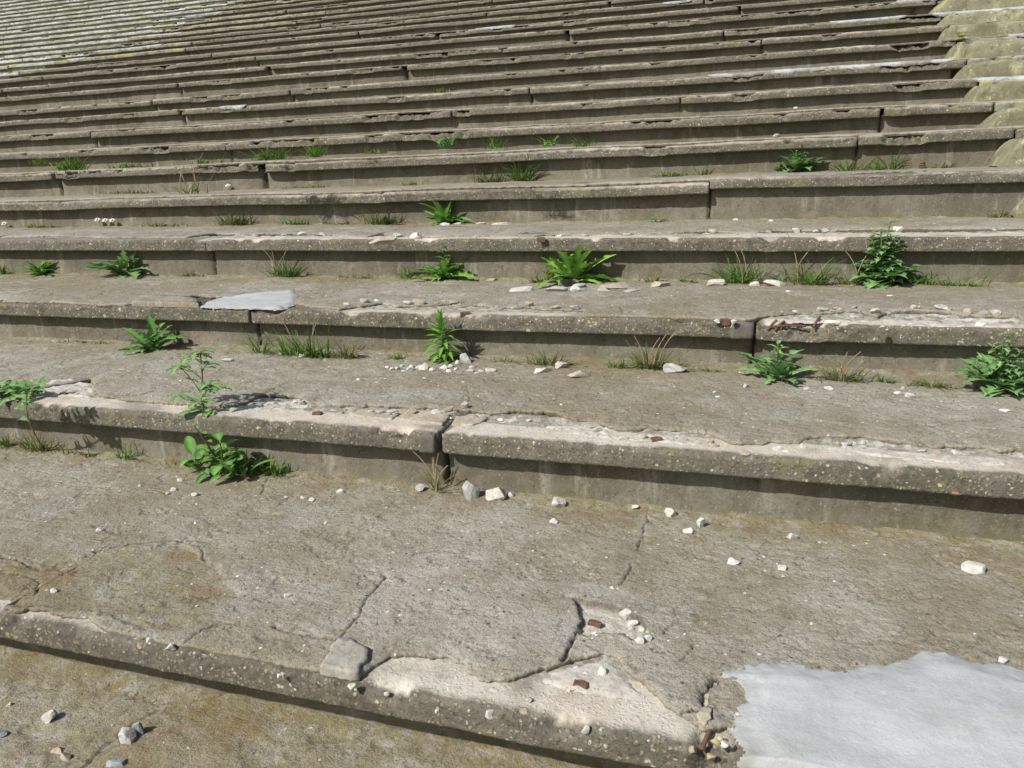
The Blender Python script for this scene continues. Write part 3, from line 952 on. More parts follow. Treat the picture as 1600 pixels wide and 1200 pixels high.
M_OLDMORTAR = stone_material("smooth_grey_mortar", (.120, .112, .096), (.098, .090, .076), (.06, .054, .044))
xj = jx(2, 683)
block("mortar_patch", (xj - .037, float(YF(2, xj)) + .0285, float(ZX(2, xj)) - .038), .056, .060, .062, M_OLDMORTAR, STEP[2], (0, 0, -.03), .003)
xj3 = jx(3, 1160)
block("mortar_patch", (xj3, float(YF(3, xj3)) + .0285, float(ZX(3, xj3)) - .036), .082, .060, .062, M_OLDMORTAR, STEP[3], (0, 0, .03), .004, 3)

for n_, u_ in ((2, 683), (3, 1178)):
    xf = jx(n_, u_)
    block("joint_filling", (xf, float(YF(n_, xf)) + .27, float(ZX(n_, xf)) - .040), .09, .42, .05, M_RISER, STEP[n_], (0, 0, 0), .006, n_)

# freshly broken whitish concrete in the hollows behind the nosings
M_FRESH = stone_material("dusty_white_broken_concrete", (.455, .425, .375), (.36, .325, .275), (.22, .19, .15))
for n_, px_ in [(2, [(61,598),(81,590),(110,588),(140,591),(147,602),(140,611),(95,609),(66,606)]),
                (2, [(392,630),(420,619),(466,618),(480,625),(476,634),(440,636),(405,634)]),
                (2, [(852,657),(898,655),(930,660),(962,673),(1010,672),(1060,673),(1104,680),(1098,690),(1040,684),(960,679),(880,668)]),
                (2, [(1290,690),(1340,688),(1400,697),(1500,706),(1590,712),(1580,722),(1480,716),(1380,706),(1300,700)]),
                (3, [(1215,497),(1260,494),(1285,497),(1272,506),(1225,508)]),
                (3, [(1300,495),(1390,494),(1500,499),(1590,502),(1585,508),(1480,505),(1380,502),(1305,502)]),
                (1, [(842,1052),(890,1036),(942,1024),(962,1031),(976,1050),(1005,1075),(1000,1084),(950,1078),(885,1066)])]:
    ob = mortar_on_tread(n_, clip_front(n_, wpts(n_, px_), .02), .0005, {1: .0042, 2: .005, 3: .006}[n_], .02, M_FRESH)
    ob.name = "broken_concrete"; ob.data.name = "broken_concrete"

# ------------------------------------------------------------------ rusty lugs and bars set in the concrete
def lug(n, u, v, w=.05, rot=0.0, flush=False, lift=0.0):
    p = on_plane_z(u, v, ZN(n) + CORR[n][0] + .01)
    z = tread_z(n, p[0], p[1])
    w *= .6
    h = .011 if not flush else .004
    t = .005
    d = .018 if not flush else .012
    # folded iron strip: a top plate and a front lip
    prof = [(d, h), (t * .6, h), (0, h - t * .6), (0, -.012), (t, -.012), (t, h - t), (d, h - t)]
    V = []; ni = 6
    for i in range(ni):
        x = (i / (ni - 1) - .5) * w
        for a, b in prof:
            V.append((x + .0012 * math.sin(9 * i + a * 300), a + .001 * math.sin(7 * i), b + .001 * math.cos(5 * i + a * 200)))
    V = np.array(V); nj = len(prof)
    q = [(i * nj + j, (i + 1) * nj + j, (i + 1) * nj + (j + 1) % nj, i * nj + (j + 1) % nj) for i in range(ni - 1) for j in range(nj)]
    c, s = math.cos(rot), math.sin(rot)
    V = np.stack([c * V[:, 0] - s * V[:, 1] + p[0], s * V[:, 0] + c * V[:, 1] + p[1], V[:, 2] + z + lift], -1)
    caps = [tuple(range(nj)), tuple((ni - 1) * nj + k for k in range(nj - 1, -1, -1))]
    o = mesh_obj("rusty_lug", V, q, M_RUST, STEP[n], None, False, caps)
    return o
lug(1, 905, 1070, .046, -.05)
lug(1, 928, 972, .05, -.15, True, .006)
lug(2, 493, 642, .05, 0)
lug(2, 1027, 684, .05, .35)
lug(2, 96, 609, .046, 0, True, .006)
lug(3, 1133, 499, .06, .1)
lug(3, 727, 487, .07, .4)
lug(4, 845, 371, .07, .2)

def tube(pts, rad, sides=6):
    pts = np.array(pts, float); n = len(pts)
    rad = np.broadcast_to(np.asarray(rad, float), (n,))
    V = []
    for i in range(n):
        t = pts[min(i + 1, n - 1)] - pts[max(i - 1, 0)]
        t = t / (np.linalg.norm(t) + 1e-9)
        a = np.cross(t, (0.31, .12, .94)); a /= np.linalg.norm(a) + 1e-9
        b = np.cross(t, a)
        for k in range(sides):
            an = 2 * math.pi * k / sides
            V.append(pts[i] + rad[i] * (math.cos(an) * a + math.sin(an) * b))
    q = [(i * sides + k, i * sides + (k + 1) % sides, (i + 1) * sides + (k + 1) % sides, (i + 1) * sides + k) for i in range(n - 1) for k in range(sides)]
    return np.array(V), np.array(q)

def rebar(n, a, b, r=.006, za=0, zb=0):
    p = on_plane_z(a[0], a[1], ZN(n)); q = on_plane_z(b[0], b[1], ZN(n))
    if p[1] < YN(n) + .012: p = on_plane_y(a[0], a[1], YN(n) + .012)
    if q[1] < YN(n) + .012: q = on_plane_y(b[0], b[1], YN(n) + .012)
    p[2] += za; q[2] += zb
    k = 16
    pts = [p + (q - p) * t + np.array([0, 0, .004 * math.sin(3 * t)]) for t in np.linspace(0, 1, k)]
    V, Q = tube(pts, [r * (1 + .12 * (i % 2)) for i in range(k)], 8)
    mesh_obj("rebar", V, Q, M_RUST, STEP[n], None, True, [tuple(range(7, -1, -1)), tuple((k - 1) * 8 + i for i in range(8))])
rebar(1, (1116,1130), (1096,1172), .0042, .0, .0)
rebar(3, (1214,500), (1200,516), .0045, .0, .0)
rebar(3, (1226,501), (1211,517), .004, .0, .0)
rebar(3, (1281,495), (1271,512), .0045, .0, .0)
rebar(3, (1200,511), (1260,510), .0038, .0, .0)

# ------------------------------------------------------------------ aisle blocks at the right
def aisle_step(n):
    x0 = 1.17 + .062 * (n - 5)
    y1 = YN(n) + OV + .03; y0 = YN(n) - (.30 if n > 5 else .12)
    zb = ZN(n - 1) + CORR.get(n - 1, (0, 0))[0] - .06
    zt = ZN(n) - NH + .008 + CORR.get(n, (0, 0))[0]
    x1 = x0 + 1.9
    H = zt - zb
    # rounded left end: profile along x
    ni, nj = 60, 22
    xs = np.concatenate([np.linspace(0, .16, 24), np.linspace(.18, x1 - x0, ni - 24)])
    prof = []
    r = .03
    for t in np.linspace(0, 1, 10): prof.append((0, t * (1 - r / H)))
    for a in np.linspace(0, math.pi / 2, 5)[1:]: prof.append((r * (1 - math.cos(a)), 1 - r / H + (r / H) * math.sin(a)))
    for t in np.linspace(r, 1, 6)[1:]: prof.append((r + (y1 - y0 - r) * (t - r) / (1 - r), 1.0))
    prof = np.array(prof); nj = len(prof)
    V = np.zeros((ni, nj, 3))
    rs = np.random.RandomState(n * 7 + 1)
    wd_ = rs.uniform(.08, .22); lo_ = rs.uniform(.12, .5); ex_ = rs.uniform(1.2, 2.2); bk_ = rs.uniform(.05, .22)
    for i, s in enumerate(xs):
        e = min(1.0, s / wd_)
        hs = (lo_ + (1 - lo_) * (1 - (1 - e) ** ex_)) if e < 1 else 1.0
        back = bk_ * (1 - e) ** 1.3
        for j, (a, b) in enumerate(prof):
            y = min(y1 - .002, y0 + a + back)
            V[i, j] = (x0 + s, y, zb + H * b * hs)
    X = V[..., 0]; A = V[..., 2]
    V[..., 1] += .034 * fbm(X * 5, A * 5 + n * 3, 131, 5, .68); V[..., 2] += .026 * fbm(X * 6, V[..., 1] * 6 + n, 132, 5, .65)
    ec_ = np.clip(fbm(X * 7, n * 3.3 + 0 * X, 133, 4), 0, 1) * .06 * (np.arange(nj)[None] > 8) * (np.arange(nj)[None] < 15)
    V[..., 2] -= ec_; V[..., 1] += ec_
    o = mesh_obj("aisle_step", V.reshape(-1, 3), grid_faces(ni, nj), M_AISLE, None, np.zeros((ni * nj, 3)))
    k = n - 5
    names = {0: "lowest olive stained aisle block at the right edge, mostly cut off by the picture",
             1: "olive lichen block in right aisle, large with a slanting left end",
             2: "olive lichen aisle block under the pale blue mortar at the right edge",
             3: "olive lichen aisle block beside the broken nosing stub at right",
             4: "olive lichen aisle block with yellow flower tuft by its left end",
             5: "pale yellowish lichen aisle block just above the yellow flower"}
    words = ["", "one", "two", "three", "four", "five", "six", "seven", "eight", "nine", "ten", "eleven", "twelve"]
    lab = names.get(k) or f"lichen covered aisle block at upper right, {words[k - 5]} above the block over the yellow flower"
    tag(o, lab, "aisle block", "lichen covered blocks stepping up the right aisle")
for n in range(5, 16): aisle_step(n)

# ------------------------------------------------------------------ stones
def ico(sub):
    import bmesh
    bm = bmesh.new(); bmesh.ops.create_icosphere(bm, subdivisions=sub, radius=1)
    V = np.array([v.co[:] for v in bm.verts]); T = [tuple(v.index for v in f.verts) for f in bm.faces]
    bm.free(); return V, T
ICO3, ICO2 = ico(4), ico(2)

def stone(n, u, v, wpx, hpx, tone, label, group=None, deep=.8, name="stone", rot=None, seed=None, lift=0.0, sharp=12, cat="stone"):
    """wpx/hpx: apparent size in the photo; u, v: where it touches the tread"""
    zt = ZN(n) + CORR.get(n, (0, 0))[0] + .015
    p = on_plane_z(u, v, zt)
    x, y = p[0], p[1]
    z = tread_z(n, float(x), float(y)) + lift - .002
    dist = float(np.dot(np.array([x, y, z - HCAM]), np.array(f_)))
    w = wpx * dist / F_PX; h = hpx * dist / F_PX
    sd = seed if seed is not None else int(u * 7 + v * 13)
    rs = np.random.RandomState(sd % 100000)
    V, T = ICO3 if wpx > 12 else ICO2
    V = V.copy()
    for _ in range(sharp):                       # cut flat facets
        d = rs.normal(size=3); d /= np.linalg.norm(d)
        c = rs.uniform(.38, .74)
        s = V @ d
        m = s > c
        V[m] -= np.outer(s[m] - c, d) * .95
    V *= (1 + .07 * fbm(V[:, 0] * 2 + sd, V[:, 1] * 2 + V[:, 2] * 1.7, 141, 3))[:, None]
    V += .018 * np.stack([fbm(V[:, 0] * 8 + sd, V[:, 1] * 8 + V[:, 2] * 6.1, 142 + i, 2) for i in range(3)], -1)
    V = (V - .5 * (V.max(0) + V.min(0))) / (.5 * (V.max(0) - V.min(0)))
    if wpx > 12: h *= 1.2
    V *= np.array([w / 2, w * deep / 2, h / 2])
    a = rot if rot is not None else rs.uniform(-.4, .4)
    c, s = math.cos(a), math.sin(a)
    V = np.stack([c * V[:, 0] - s * V[:, 1], s * V[:, 0] + c * V[:, 1], V[:, 2] - V[:, 2].min() - .17 * h], -1)
    # the camera sees the photo's right along this direction
    ang = math.atan2(r_.y, r_.x)
    c, s = math.cos(ang), math.sin(ang)
    V = np.stack([c * V[:, 0] - s * V[:, 1], s * V[:, 0] + c * V[:, 1], V[:, 2]], -1)
    o = mesh_obj(name, V, [], M_ST[tone], None, None, wpx > 12 and sharp < 8, T)
    o.location = (x, y, z)
    tag(o, label, cat, group)
    return o

BIG = [
 # bottom wide tread
 (1,735,775,27,31,'grey',"tall rough grey lump of concrete standing below the open joint",.9),
 (1,776,779,34,22,'cream',"cream angular stone lying right of the tall grey lump",.7),
 (1,799,775,10,11,'white',"small round white pebble tucked against the cream angular stone",.9),
 (1,657,765,16,12,'grey',"small grey stone on a rusty stain left of the open joint",.8),
 (1,873,790,24,16,'white',"egg shaped white stone at the riser foot, right of the cream angular one",.7),
 (1,866,815,16,9,'white',"flat white stone just in front of the egg shaped one",.8),
 (1,993,795,13,8,'cream',"small cream stone half sunk at the riser foot",.8),
 (1,1048,803,21,15,'white',"domed white stone near the riser, above the pair of stones",.8),
 (1,1095,821,14,17,'white',"upright white stone, the upper of a close pair",.8),
 (1,1076,829,17,9,'white',"low white stone, the lower of a close pair",.8),
 (1,1239,841,18,14,'white',"roundish white stone in the mossy strip right of centre",.8),
 (1,1146,877,21,10,'white',"flat two toned white stone in the middle of the wide tread",.7),
 (1,1223,887,14,10,'white',"small white stone right of the flat two toned one",.8),
 (1,1521,890,33,17,'white',"large oblong white stone near the right edge on the wide tread",.7),
 (1,1567,1031,16,11,'white',"white stone just above the big mortar patch at right",.8),
 (1,976,953,21,15,'white',"largest white stone at the top of the triangular broken hollow",.8),
 (1,990,965,17,12,'white',"white stone second in the row beside the broken hollow",.8),
 (1,986,972,10,7,'cream',"small cream chip in the broken hollow",.8),
 (1,1003,973,12,8,'white',"white chip at the right rim of the broken hollow",.8),
 (1,994,993,14,10,'white',"upper stone of the tight white heap below the hollow",.8),
 (1,1000,1001,16,12,'white',"front stone of the tight white heap below the hollow",.8),
 (1,1012,998,13,11,'white',"right hand stone of the tight white heap below the hollow",.8),
 (1,941,1044,14,18,'white',"upright white stone on the pale broken surface behind the rusty lug",.8),
 (1,915,1042,12,9,'white',"small white stone left of the upright one on the pale surface",.8),
 (1,877,1044,9,7,'white',"little white stone at the tip of the broken slab",.8),
 (1,900,1033,9,8,'white',"white chip under the edge of the broken screed",.8),
 (1,825,1084,13,10,'cream',"cream stone alone on the worn pinkish nosing",.8),
 (1,548,1064,13,10,'cream',"cream pebble at the foot of the loose grey slab piece",.8),
 (1,266,1003,17,13,'grey',"grey stone wedged in the broken edge at left",.8),
 (1,235,990,18,9,'grey',"flat grey stone at the broken edge, left of the wedged one",.7),
 (1,435,1045,8,6,'white',"tiny white pebble on the nosing edge left of centre",.8),
 (1,450,926,13,7,'white',"small white stone on the tread left of centre",.7),
 (1,308,942,7,6,'white',"tiny white stone on the scaled mossy area",.8),
 (1,84,921,14,8,'cream',"cream flake on the scaled area at far left",.8),
 (1,305,774,12,9,'white',"white stone at left, lowest of three near the leafy plant",.8),
 (1,271,766,11,8,'white',"white stone at left, uppermost of three near the leafy plant",.8),
 (1,262,771,8,6,'cream',"small cream stone at left, middle of three near the leafy plant",.8),
 (1,282,751,11,7,'grey',"grey stone just below the broad leafed plant",.8),
 (1,475,776,12,8,'white',"white stone below the riser, left one of a touching pair",.8),
 (1,487,780,11,7,'cream',"cream stone below the riser, right one of a touching pair",.8),
 (1,532,767,13,8,'white',"white stone below the riser between the pair and the open joint",.8),
 (1,306,815,9,7,'white',"white pebble alone in the left half of the wide tread",.8),
 (1,155,828,10,7,'white',"white pebble near the long crack at left",.8),
 (1,957,917,9,6,'white',"white pebble at the end of the crack above the hollow",.8),
 # bottom left mossy tread
 (0,78,1121,22,17,'cream',"pale pointed stone on the mossy lower step",.8),
 (0,200,1153,26,20,'grey',"grey angular rock, left of a leaning pair on the mossy step",.9),
 (0,218,1142,17,24,'slate',"upright grey rock, right of a leaning pair on the mossy step",.7),
 (0,90,1168,24,10,'tan',"flat brownish stone on the mossy step",.7),
 (0,103,1179,16,14,'tan',"brown stone just under the flat brownish one",.9),
 (0,180,1190,30,13,'slate',"slate coloured stone at the bottom of the picture",.5),
 (0,3,1145,18,12,'slate',"dark slate stone cut by the left edge of the picture",.8),
 (0,14,1100,10,8,'cream',"small cream stone near the left edge on the mossy step",.8),
 # second tread
 (2,905,586,38,13,'tan',"long brick shaped tan stone behind the second nosing",.35),
 (2,848,578,30,8,'cream',"flat cream stone beside the brick shaped one",.5),
 (2,877,572,20,12,'cream',"cream stone at the riser foot in the grass",.6),
 (2,1055,580,38,15,'grey',"long pointed grey stone at the riser foot right of centre",.45),
 (2,1165,604,12,8,'white',"white stone on the second tread below the jagged plant",.8),
 (2,1296,608,17,7,'white',"flat white stone on the second tread right of the jagged plant",.7),
 (2,1260,607,10,6,'white',"small white stone right of the jagged plant",.8),
 (2,1117,612,9,6,'white',"upper of two white stones left of the jagged plant",.8),
 (2,1122,618,9,5,'white',"lower of two white stones left of the jagged plant",.8),
 (2,1402,613,12,6,'white',"left stone of a small white trio near the right riser",.8),
 (2,1421,620,16,7,'white',"right stone of a small white trio near the right riser",.8),
 (2,1410,608,9,7,'tan',"brown stone behind the small white trio",.8),
 (2,1470,626,9,5,'cream',"cream stone between the white trio and the right edge",.8),
 (2,1568,643,17,6,'white',"thin white stone near the right edge of the second tread",.7),
 (2,356,560,18,7,'cream',"flat cream stone behind the branching plant",.6),
 (2,475,552,20,10,'grey',"grey stone in front of the grass tuft at left",.7),
 (2,566,553,16,8,'grey',"grey stone right of the grass tuft at left",.7),
 (2,728,563,20,16,'grey',"grey stone right beside the upright lance leafed plant",.8),
 (2,716,566,10,9,'white',"white stone touching the upright lance leafed plant",.8),
 (2,767,578,18,8,'white',"biggest white stone at the right end of the crumb row",.6),
 (2,641,638,22,12,'tan',"tan lump on the broken edge left of the open joint",.7),
 (2,1258,691,14,10,'cream',"round cream stone stuck in the broken edge at right",.8),
 (2,1308,689,13,11,'tan',"tan stone stuck in the broken edge at right",.8),
 (2,700,633,22,9,'tan',"tan flake standing on the broken edge above the open joint",.5),
 (2,725,634,16,12,'cream',"cream flake standing on the broken edge right of the tan one",.6),
 # third tread
 (3,888,443,36,12,'dark',"dark slab propped up on the rubble pile by the big rosette",.5),
 (3,870,454,36,9,'grey',"grey flat stone at the front of the rubble pile",.5),
 (3,815,453,40,8,'cream',"long pale stone left of the rubble pile",.45),
 (3,899,454,16,10,'white',"white stone at the front of the rubble pile",.7),
 (3,905,448,26,8,'grey',"grey stone under the propped dark slab",.5),
 (3,962,448,52,8,'tan',"wide flat tan slab right of the rubble pile",.7),
 (3,942,453,20,7,'tan',"tan slab piece in front of the wide flat slab",.6),
 (3,985,455,30,5,'grey',"thin grey flake right of the wide flat slab",.5),
 (3,1035,447,36,9,'tan',"brownish flat stone standing apart right of the pile",.5),
 (3,1118,445,28,11,'cream',"rounded pale stone left of the grass tuft on the third tread",.7),
 (3,1180,446,18,8,'cream',"small pale stone in front of the grass tuft",.7),
 (3,1210,446,34,11,'cream',"long pale stone right of the grass tuft",.5),
 (3,1232,455,9,4,'white',"small white flake in front of the long pale stone",.7),
 (3,1390,463,8,5,'white',"white pebble alone in the middle of the third tread",.8),
 (3,768,437,22,5,'tan',"thin flat flake between the two green rosettes",.5),
 (3,478,427,18,8,'grey',"grey stone beside the grass at left, left one of two",.7),
 (3,506,427,28,6,'grey',"long grey stone beside the grass at left, right one of two",.5),
 (3,1333,489,10,7,'cream',"cream crumb on the broken edge near the exposed bars",.8),
 (3,1378,507,14,8,'cream',"pale stone lying on the worn nosing at right",.7),
 (3,1300,497,26,6,'cream',"pale flake lying on the broken edge right of the bars",.6),
 (3,1535,503,20,8,'cream',"pale lump on the worn nosing near the right edge",.6),
 (3,1120,497,10,8,'white',"white crumb left of the rusty lug on the third edge",.8),
 (3,1147,498,10,8,'white',"white crumb right of the rusty lug on the third edge",.8),
 # fourth tread and above
 (4,695,352,16,5,'white',"white chip under the small rosette",.6),
 (4,716,350,14,4,'cream',"cream chip right under the small rosette",.6),
 (4,752,350,16,4,'cream',"cream shard, left of two right of the small rosette",.6),
 (4,784,350,34,4,'cream',"thin cream shard, right of two right of the small rosette",.5),
 (4,598,374,44,9,'tan',"broken tan flake lifted off the cream worn nosing",.35),
 (4,1148,344,9,5,'white',"white pebble alone on the fourth tread",.8),
 (4,1205,345,8,5,'white',"white pebble by the riser on the fourth tread",.8),
 (6,1214,209,12,6,'grey',"grey lump on the nosing above the small sow thistle",.7),
 (7,1244,167,9,5,'white',"white chip lying on the step edge at upper right",.7),
]
for t in BIG:
    n, u, v, w, h, tone, lab = t[:7]
    stone(n, u, v, w, h, tone, lab, None, t[7])

# the loose slab piece on the foreground edge
def slab(n, px, thick, mat, name, label, cat, lift=0.0, tilt=0.0):
    W = clip_front(n, wpts(n, px), .008)
    c = W.mean(0); k = len(W)
    z0 = float(ZX(n, c[0])) + lift
    res = []
    # densify outline
    pts = []
    for a, b in zip(W, np.roll(W, -1, 0)):
        m = max(2, int(np.hypot(*(b - a)) / .006))
        for i in range(m): pts.append(a + (b - a) * i / m)
    P = np.array(pts); P += .006 * np.stack([fbm(P[:, 0] * 45, P[:, 1] * 45, 151 + i, 4, .7) for i in range(2)], -1)
    m = len(P); rings = []
    for sc, zz in ((1.0, 0.0), (.99, thick * .8), (.972, thick), (.8, thick), (.6, thick), (.4, thick), (.2, thick)):
        q = c + (P - c) * sc
        z = z0 + zz + tilt * (q[:, 1] - c[1]) + (.005 * fbm(q[:, 0] * 22, q[:, 1] * 22, 153, 5, .65) if zz > 0 else 0)
        rings.append(np.stack([q[:, 0], q[:, 1], z + 0 * q[:, 0]], -1))
    V = np.concatenate(rings + [np.array([[c[0], c[1], z0 + thick]])])
    q = [(r * m + i, r * m + (i + 1) % m, (r + 1) * m + (i + 1) % m, (r + 1) * m + i) for r in range(len(rings) - 1) for i in range(m)]
    last = (len(rings) - 1) * m
    tr = [(last + i, last + (i + 1) % m, len(V) - 1) for i in range(m)]
    V = V - np.array([c[0], c[1], z0])
    o = mesh_obj(name, V, q, mat, None, np.zeros((len(V), 3)), True, tr)
    o.location = (c[0], c[1], z0)
    tag(o, label, cat)
    return o
slab(1, [(497,1049),(505,1037),(513,1026),(519,1010),(531,1001),(549,1001),(558,1007),(577,1016),(575,1032),(565,1040),(560,1054),(545,1057),(520,1051)], .0205, stone_material("light_grey_screed", (.315, .295, .25), (.26, .24, .20), (.16, .14, .11)), "slab_fragment", "loose grey slab piece cracked off the foreground edge", "slab fragment", .0)
slab(1, [(1100,1105),(1112,1108),(1112,1120),(1104,1132),(1092,1130),(1088,1118)], .018, M_ST['tan'], "slab_fragment", "small rounded screed fragment above the rusty rod", "slab fragment", .0)
for px_, lb_ in [([(545,641),(575,645),(612,648),(622,640),(600,634),(562,633)], "pale screed plate behind the pale nosing, left one of three"),
                ([(625,648),(660,652),(690,655),(702,644),(688,637),(650,635),(628,638)], "pale screed plate behind the pale nosing, middle one of three"),
                ([(706,655),(738,657),(752,652),(762,646),(742,642),(712,643)], "pale screed plate behind the pale nosing, right one of three")]:
    slab(2, px_, .008, M_ST['tan'], "slab_fragment", lb_, "slab fragment", -.003)
slab(3, [(204,474),(232,475),(278,478),(304,478),(308,468),(280,464),(238,463),(212,468)], .022, M_TREAD, "slab_fragment", "cracked screed plate left of the small mortar patch", "slab fragment", .0)

# pebbles in the broken corner of the nosing beside the mortar
for u, v, w, h, tone, lab in [(1083,1172,14,12,'ochre',"ochre pebble left of the rusty rod in the broken corner"), (1112,1184,16,13,'ochre',"ochre pebble lowest in the broken corner"),
                               (1118,1160,17,14,'ochre',"ochre pebble right of the rusty rod in the broken corner"), (1133,1162,15,9,'white',"white pebble beside the mortar in the broken corner"),
                               (1125,1142,12,9,'tan',"tan pebble above the ochre ones in the broken corner")]:
    p = on_plane_y(u, v, YN(1) + .012)
    zt = p[2] if v > 1150 else float(ZX(1, p[0]))
    o = stone(1, u, v, w, h, tone, lab, "pebbles exposed in the broken corner", .8, "pebble", sharp=4, cat="pebble")
    if v > 1150: o.location = (p[0], YN(1) + .006, p[2])
for u, v, w, tone, lab in [(765,1120,17,'white',"large white pebble set in the foreground nosing"), (683,1112,10,'cream',"cream pebble set in the foreground nosing, left of the large white one"),
                            (914,1143,14,'cream',"upright pale pebble set in the foreground nosing, right of the large white one"), (604,1085,9,'cream',"cream pebble set in the nosing below the loose slab piece")]:
    p = on_plane_y(u, v, YN(1) + .002)
    o = stone(1, u, v, w, w * .95, tone, lab, "large pebbles set in the foreground nosing", .7, "pebble", sharp=3, cat="pebble")
    o.location = (p[0], float(YF(1, p[0])) + .004, p[2] - .004)

# crumbs: tight clusters and scatter
def crumbs(n, spots, tone, label, group):
    for u, v, w in spots:
        stone(n, u, v, w, w * RNG.uniform(.45, .8), tone if RNG.rand() > .25 else 'cream', label, group, RNG.uniform(.6, 1.0), "pebble", sharp=6, cat="pebble")
crumbs(1, [(909,988,7),(915,985,8),(919,989,7),(924,984,7),(928,989,8),(933,991,7),(926,993,6),(912,992,5),(938,987,5),(914,976,6),(916,964,7)], 'white', "small white crumb in the heap at the left rim of the triangular hollow", "white crumbs heaped in the triangular hollow")
sp = [(605,571,8),(612,575,9),(620,574,10),(630,577,8),(642,570,10),(641,576,12),(655,572,12),(662,574,16),(676,576,11),(628,569,8),(693,574,14),(704,571,10),(701,577,9),(712,575,7),(735,577,10),(745,579,8),(752,578,9),(738,571,12),(848,577,8),(838,580,7),(560,590,7),(588,594,6),(663,588,6),(724,595,6)]
crumbs(2, sp, 'white', "small pale crumb in the row along the riser by the lance leafed plant", "pale crumbs in a row on the second tread")
def scatter(n, count, smin, smax, label, group, ulim, vlim, tone='white'):
    k = 0; tries = 0
    while k < count and tries < 4000:
        tries += 1
        u = RNG.uniform(*ulim); v = RNG.uniform(*vlim)
        p = on_plane_z(u, v, ZN(n) + .015)
        if not (edge_y(n, p[0]) + .02 < p[1] < foot_y(n, p[0]) - .02): continue
        if n == 1 and u > 1120 and v > 1010: continue
        s = smin + (smax - smin) * RNG.rand() ** 2.5
        stone(n, u, v, s, s * RNG.uniform(.4, .8), tone, label, group, RNG.uniform(.6, 1), "pebble", sharp=6, cat="pebble")
        k += 1
scatter(1, 75, 2.5, 7, "tiny white chip strewn on the wide foreground tread", "tiny chips on the wide foreground tread", (0, 1600), (700, 1110))
scatter(2, 45, 2.5, 6, "tiny pale chip strewn on the second tread", "tiny chips on the second tread", (0, 1600), (540, 690))
scatter(3, 25, 2.5, 5, "tiny pale chip strewn on the third tread", "tiny chips on the third tread", (0, 1600), (430, 500))
scatter(0, 22, 3, 8, "tiny tan chip strewn on the mossy lower tread", "tiny chips on the mossy lower tread", (0, 700), (1040, 1200), 'tan')

def edge_rubble(n, count, ulim, label, group):
    for k in range(count):
        u = RNG.uniform(*ulim)
        x = jx(n, u)
        y = float(edge_y(n, x)) + RNG.uniform(-.035, .006)
        if y < float(YF(n, x)) + .02: continue
        d = Vector((x, y, ZN(n) - HCAM)); c = cam.matrix_world.inverted() @ Vector((x, y, ZN(n) + .01))
        uu = 800 + F_PX * c.x / -c.z; vv = 600 - F_PX * c.y / -c.z
        w = RNG.uniform(6, 20) if n < 4 else RNG.uniform(6, 16)
        stone(n, uu, vv, w, w * RNG.uniform(.3, .6), ['tan', 'grey', 'cream', 'tan'][k % 4], label, group, RNG.uniform(.4, .8), "rubble_flake", sharp=10, cat="rubble flake")
edge_rubble(2, 34, (380, 1000), "broken concrete flake along the crumbled edge above the open joint", "flakes along the second crumbled edge")
edge_rubble(2, 22, (1000, 1590), "broken concrete flake along the crumbled edge at right behind the pale nosing", "flakes along the second crumbled edge, right part")
edge_rubble(3, 18, (520, 900), "broken concrete flake along the third crumbled edge near the lance leafed weed", "flakes along the third crumbled edge")
edge_rubble(3, 26, (1185, 1590), "broken concrete flake along the third crumbled edge right of the bars", "flakes along the third crumbled edge, right part")
edge_rubble(4, 24, (290, 1590), "broken concrete flake along the crack of the long cream nosing", "flakes along the fourth cracked edge")

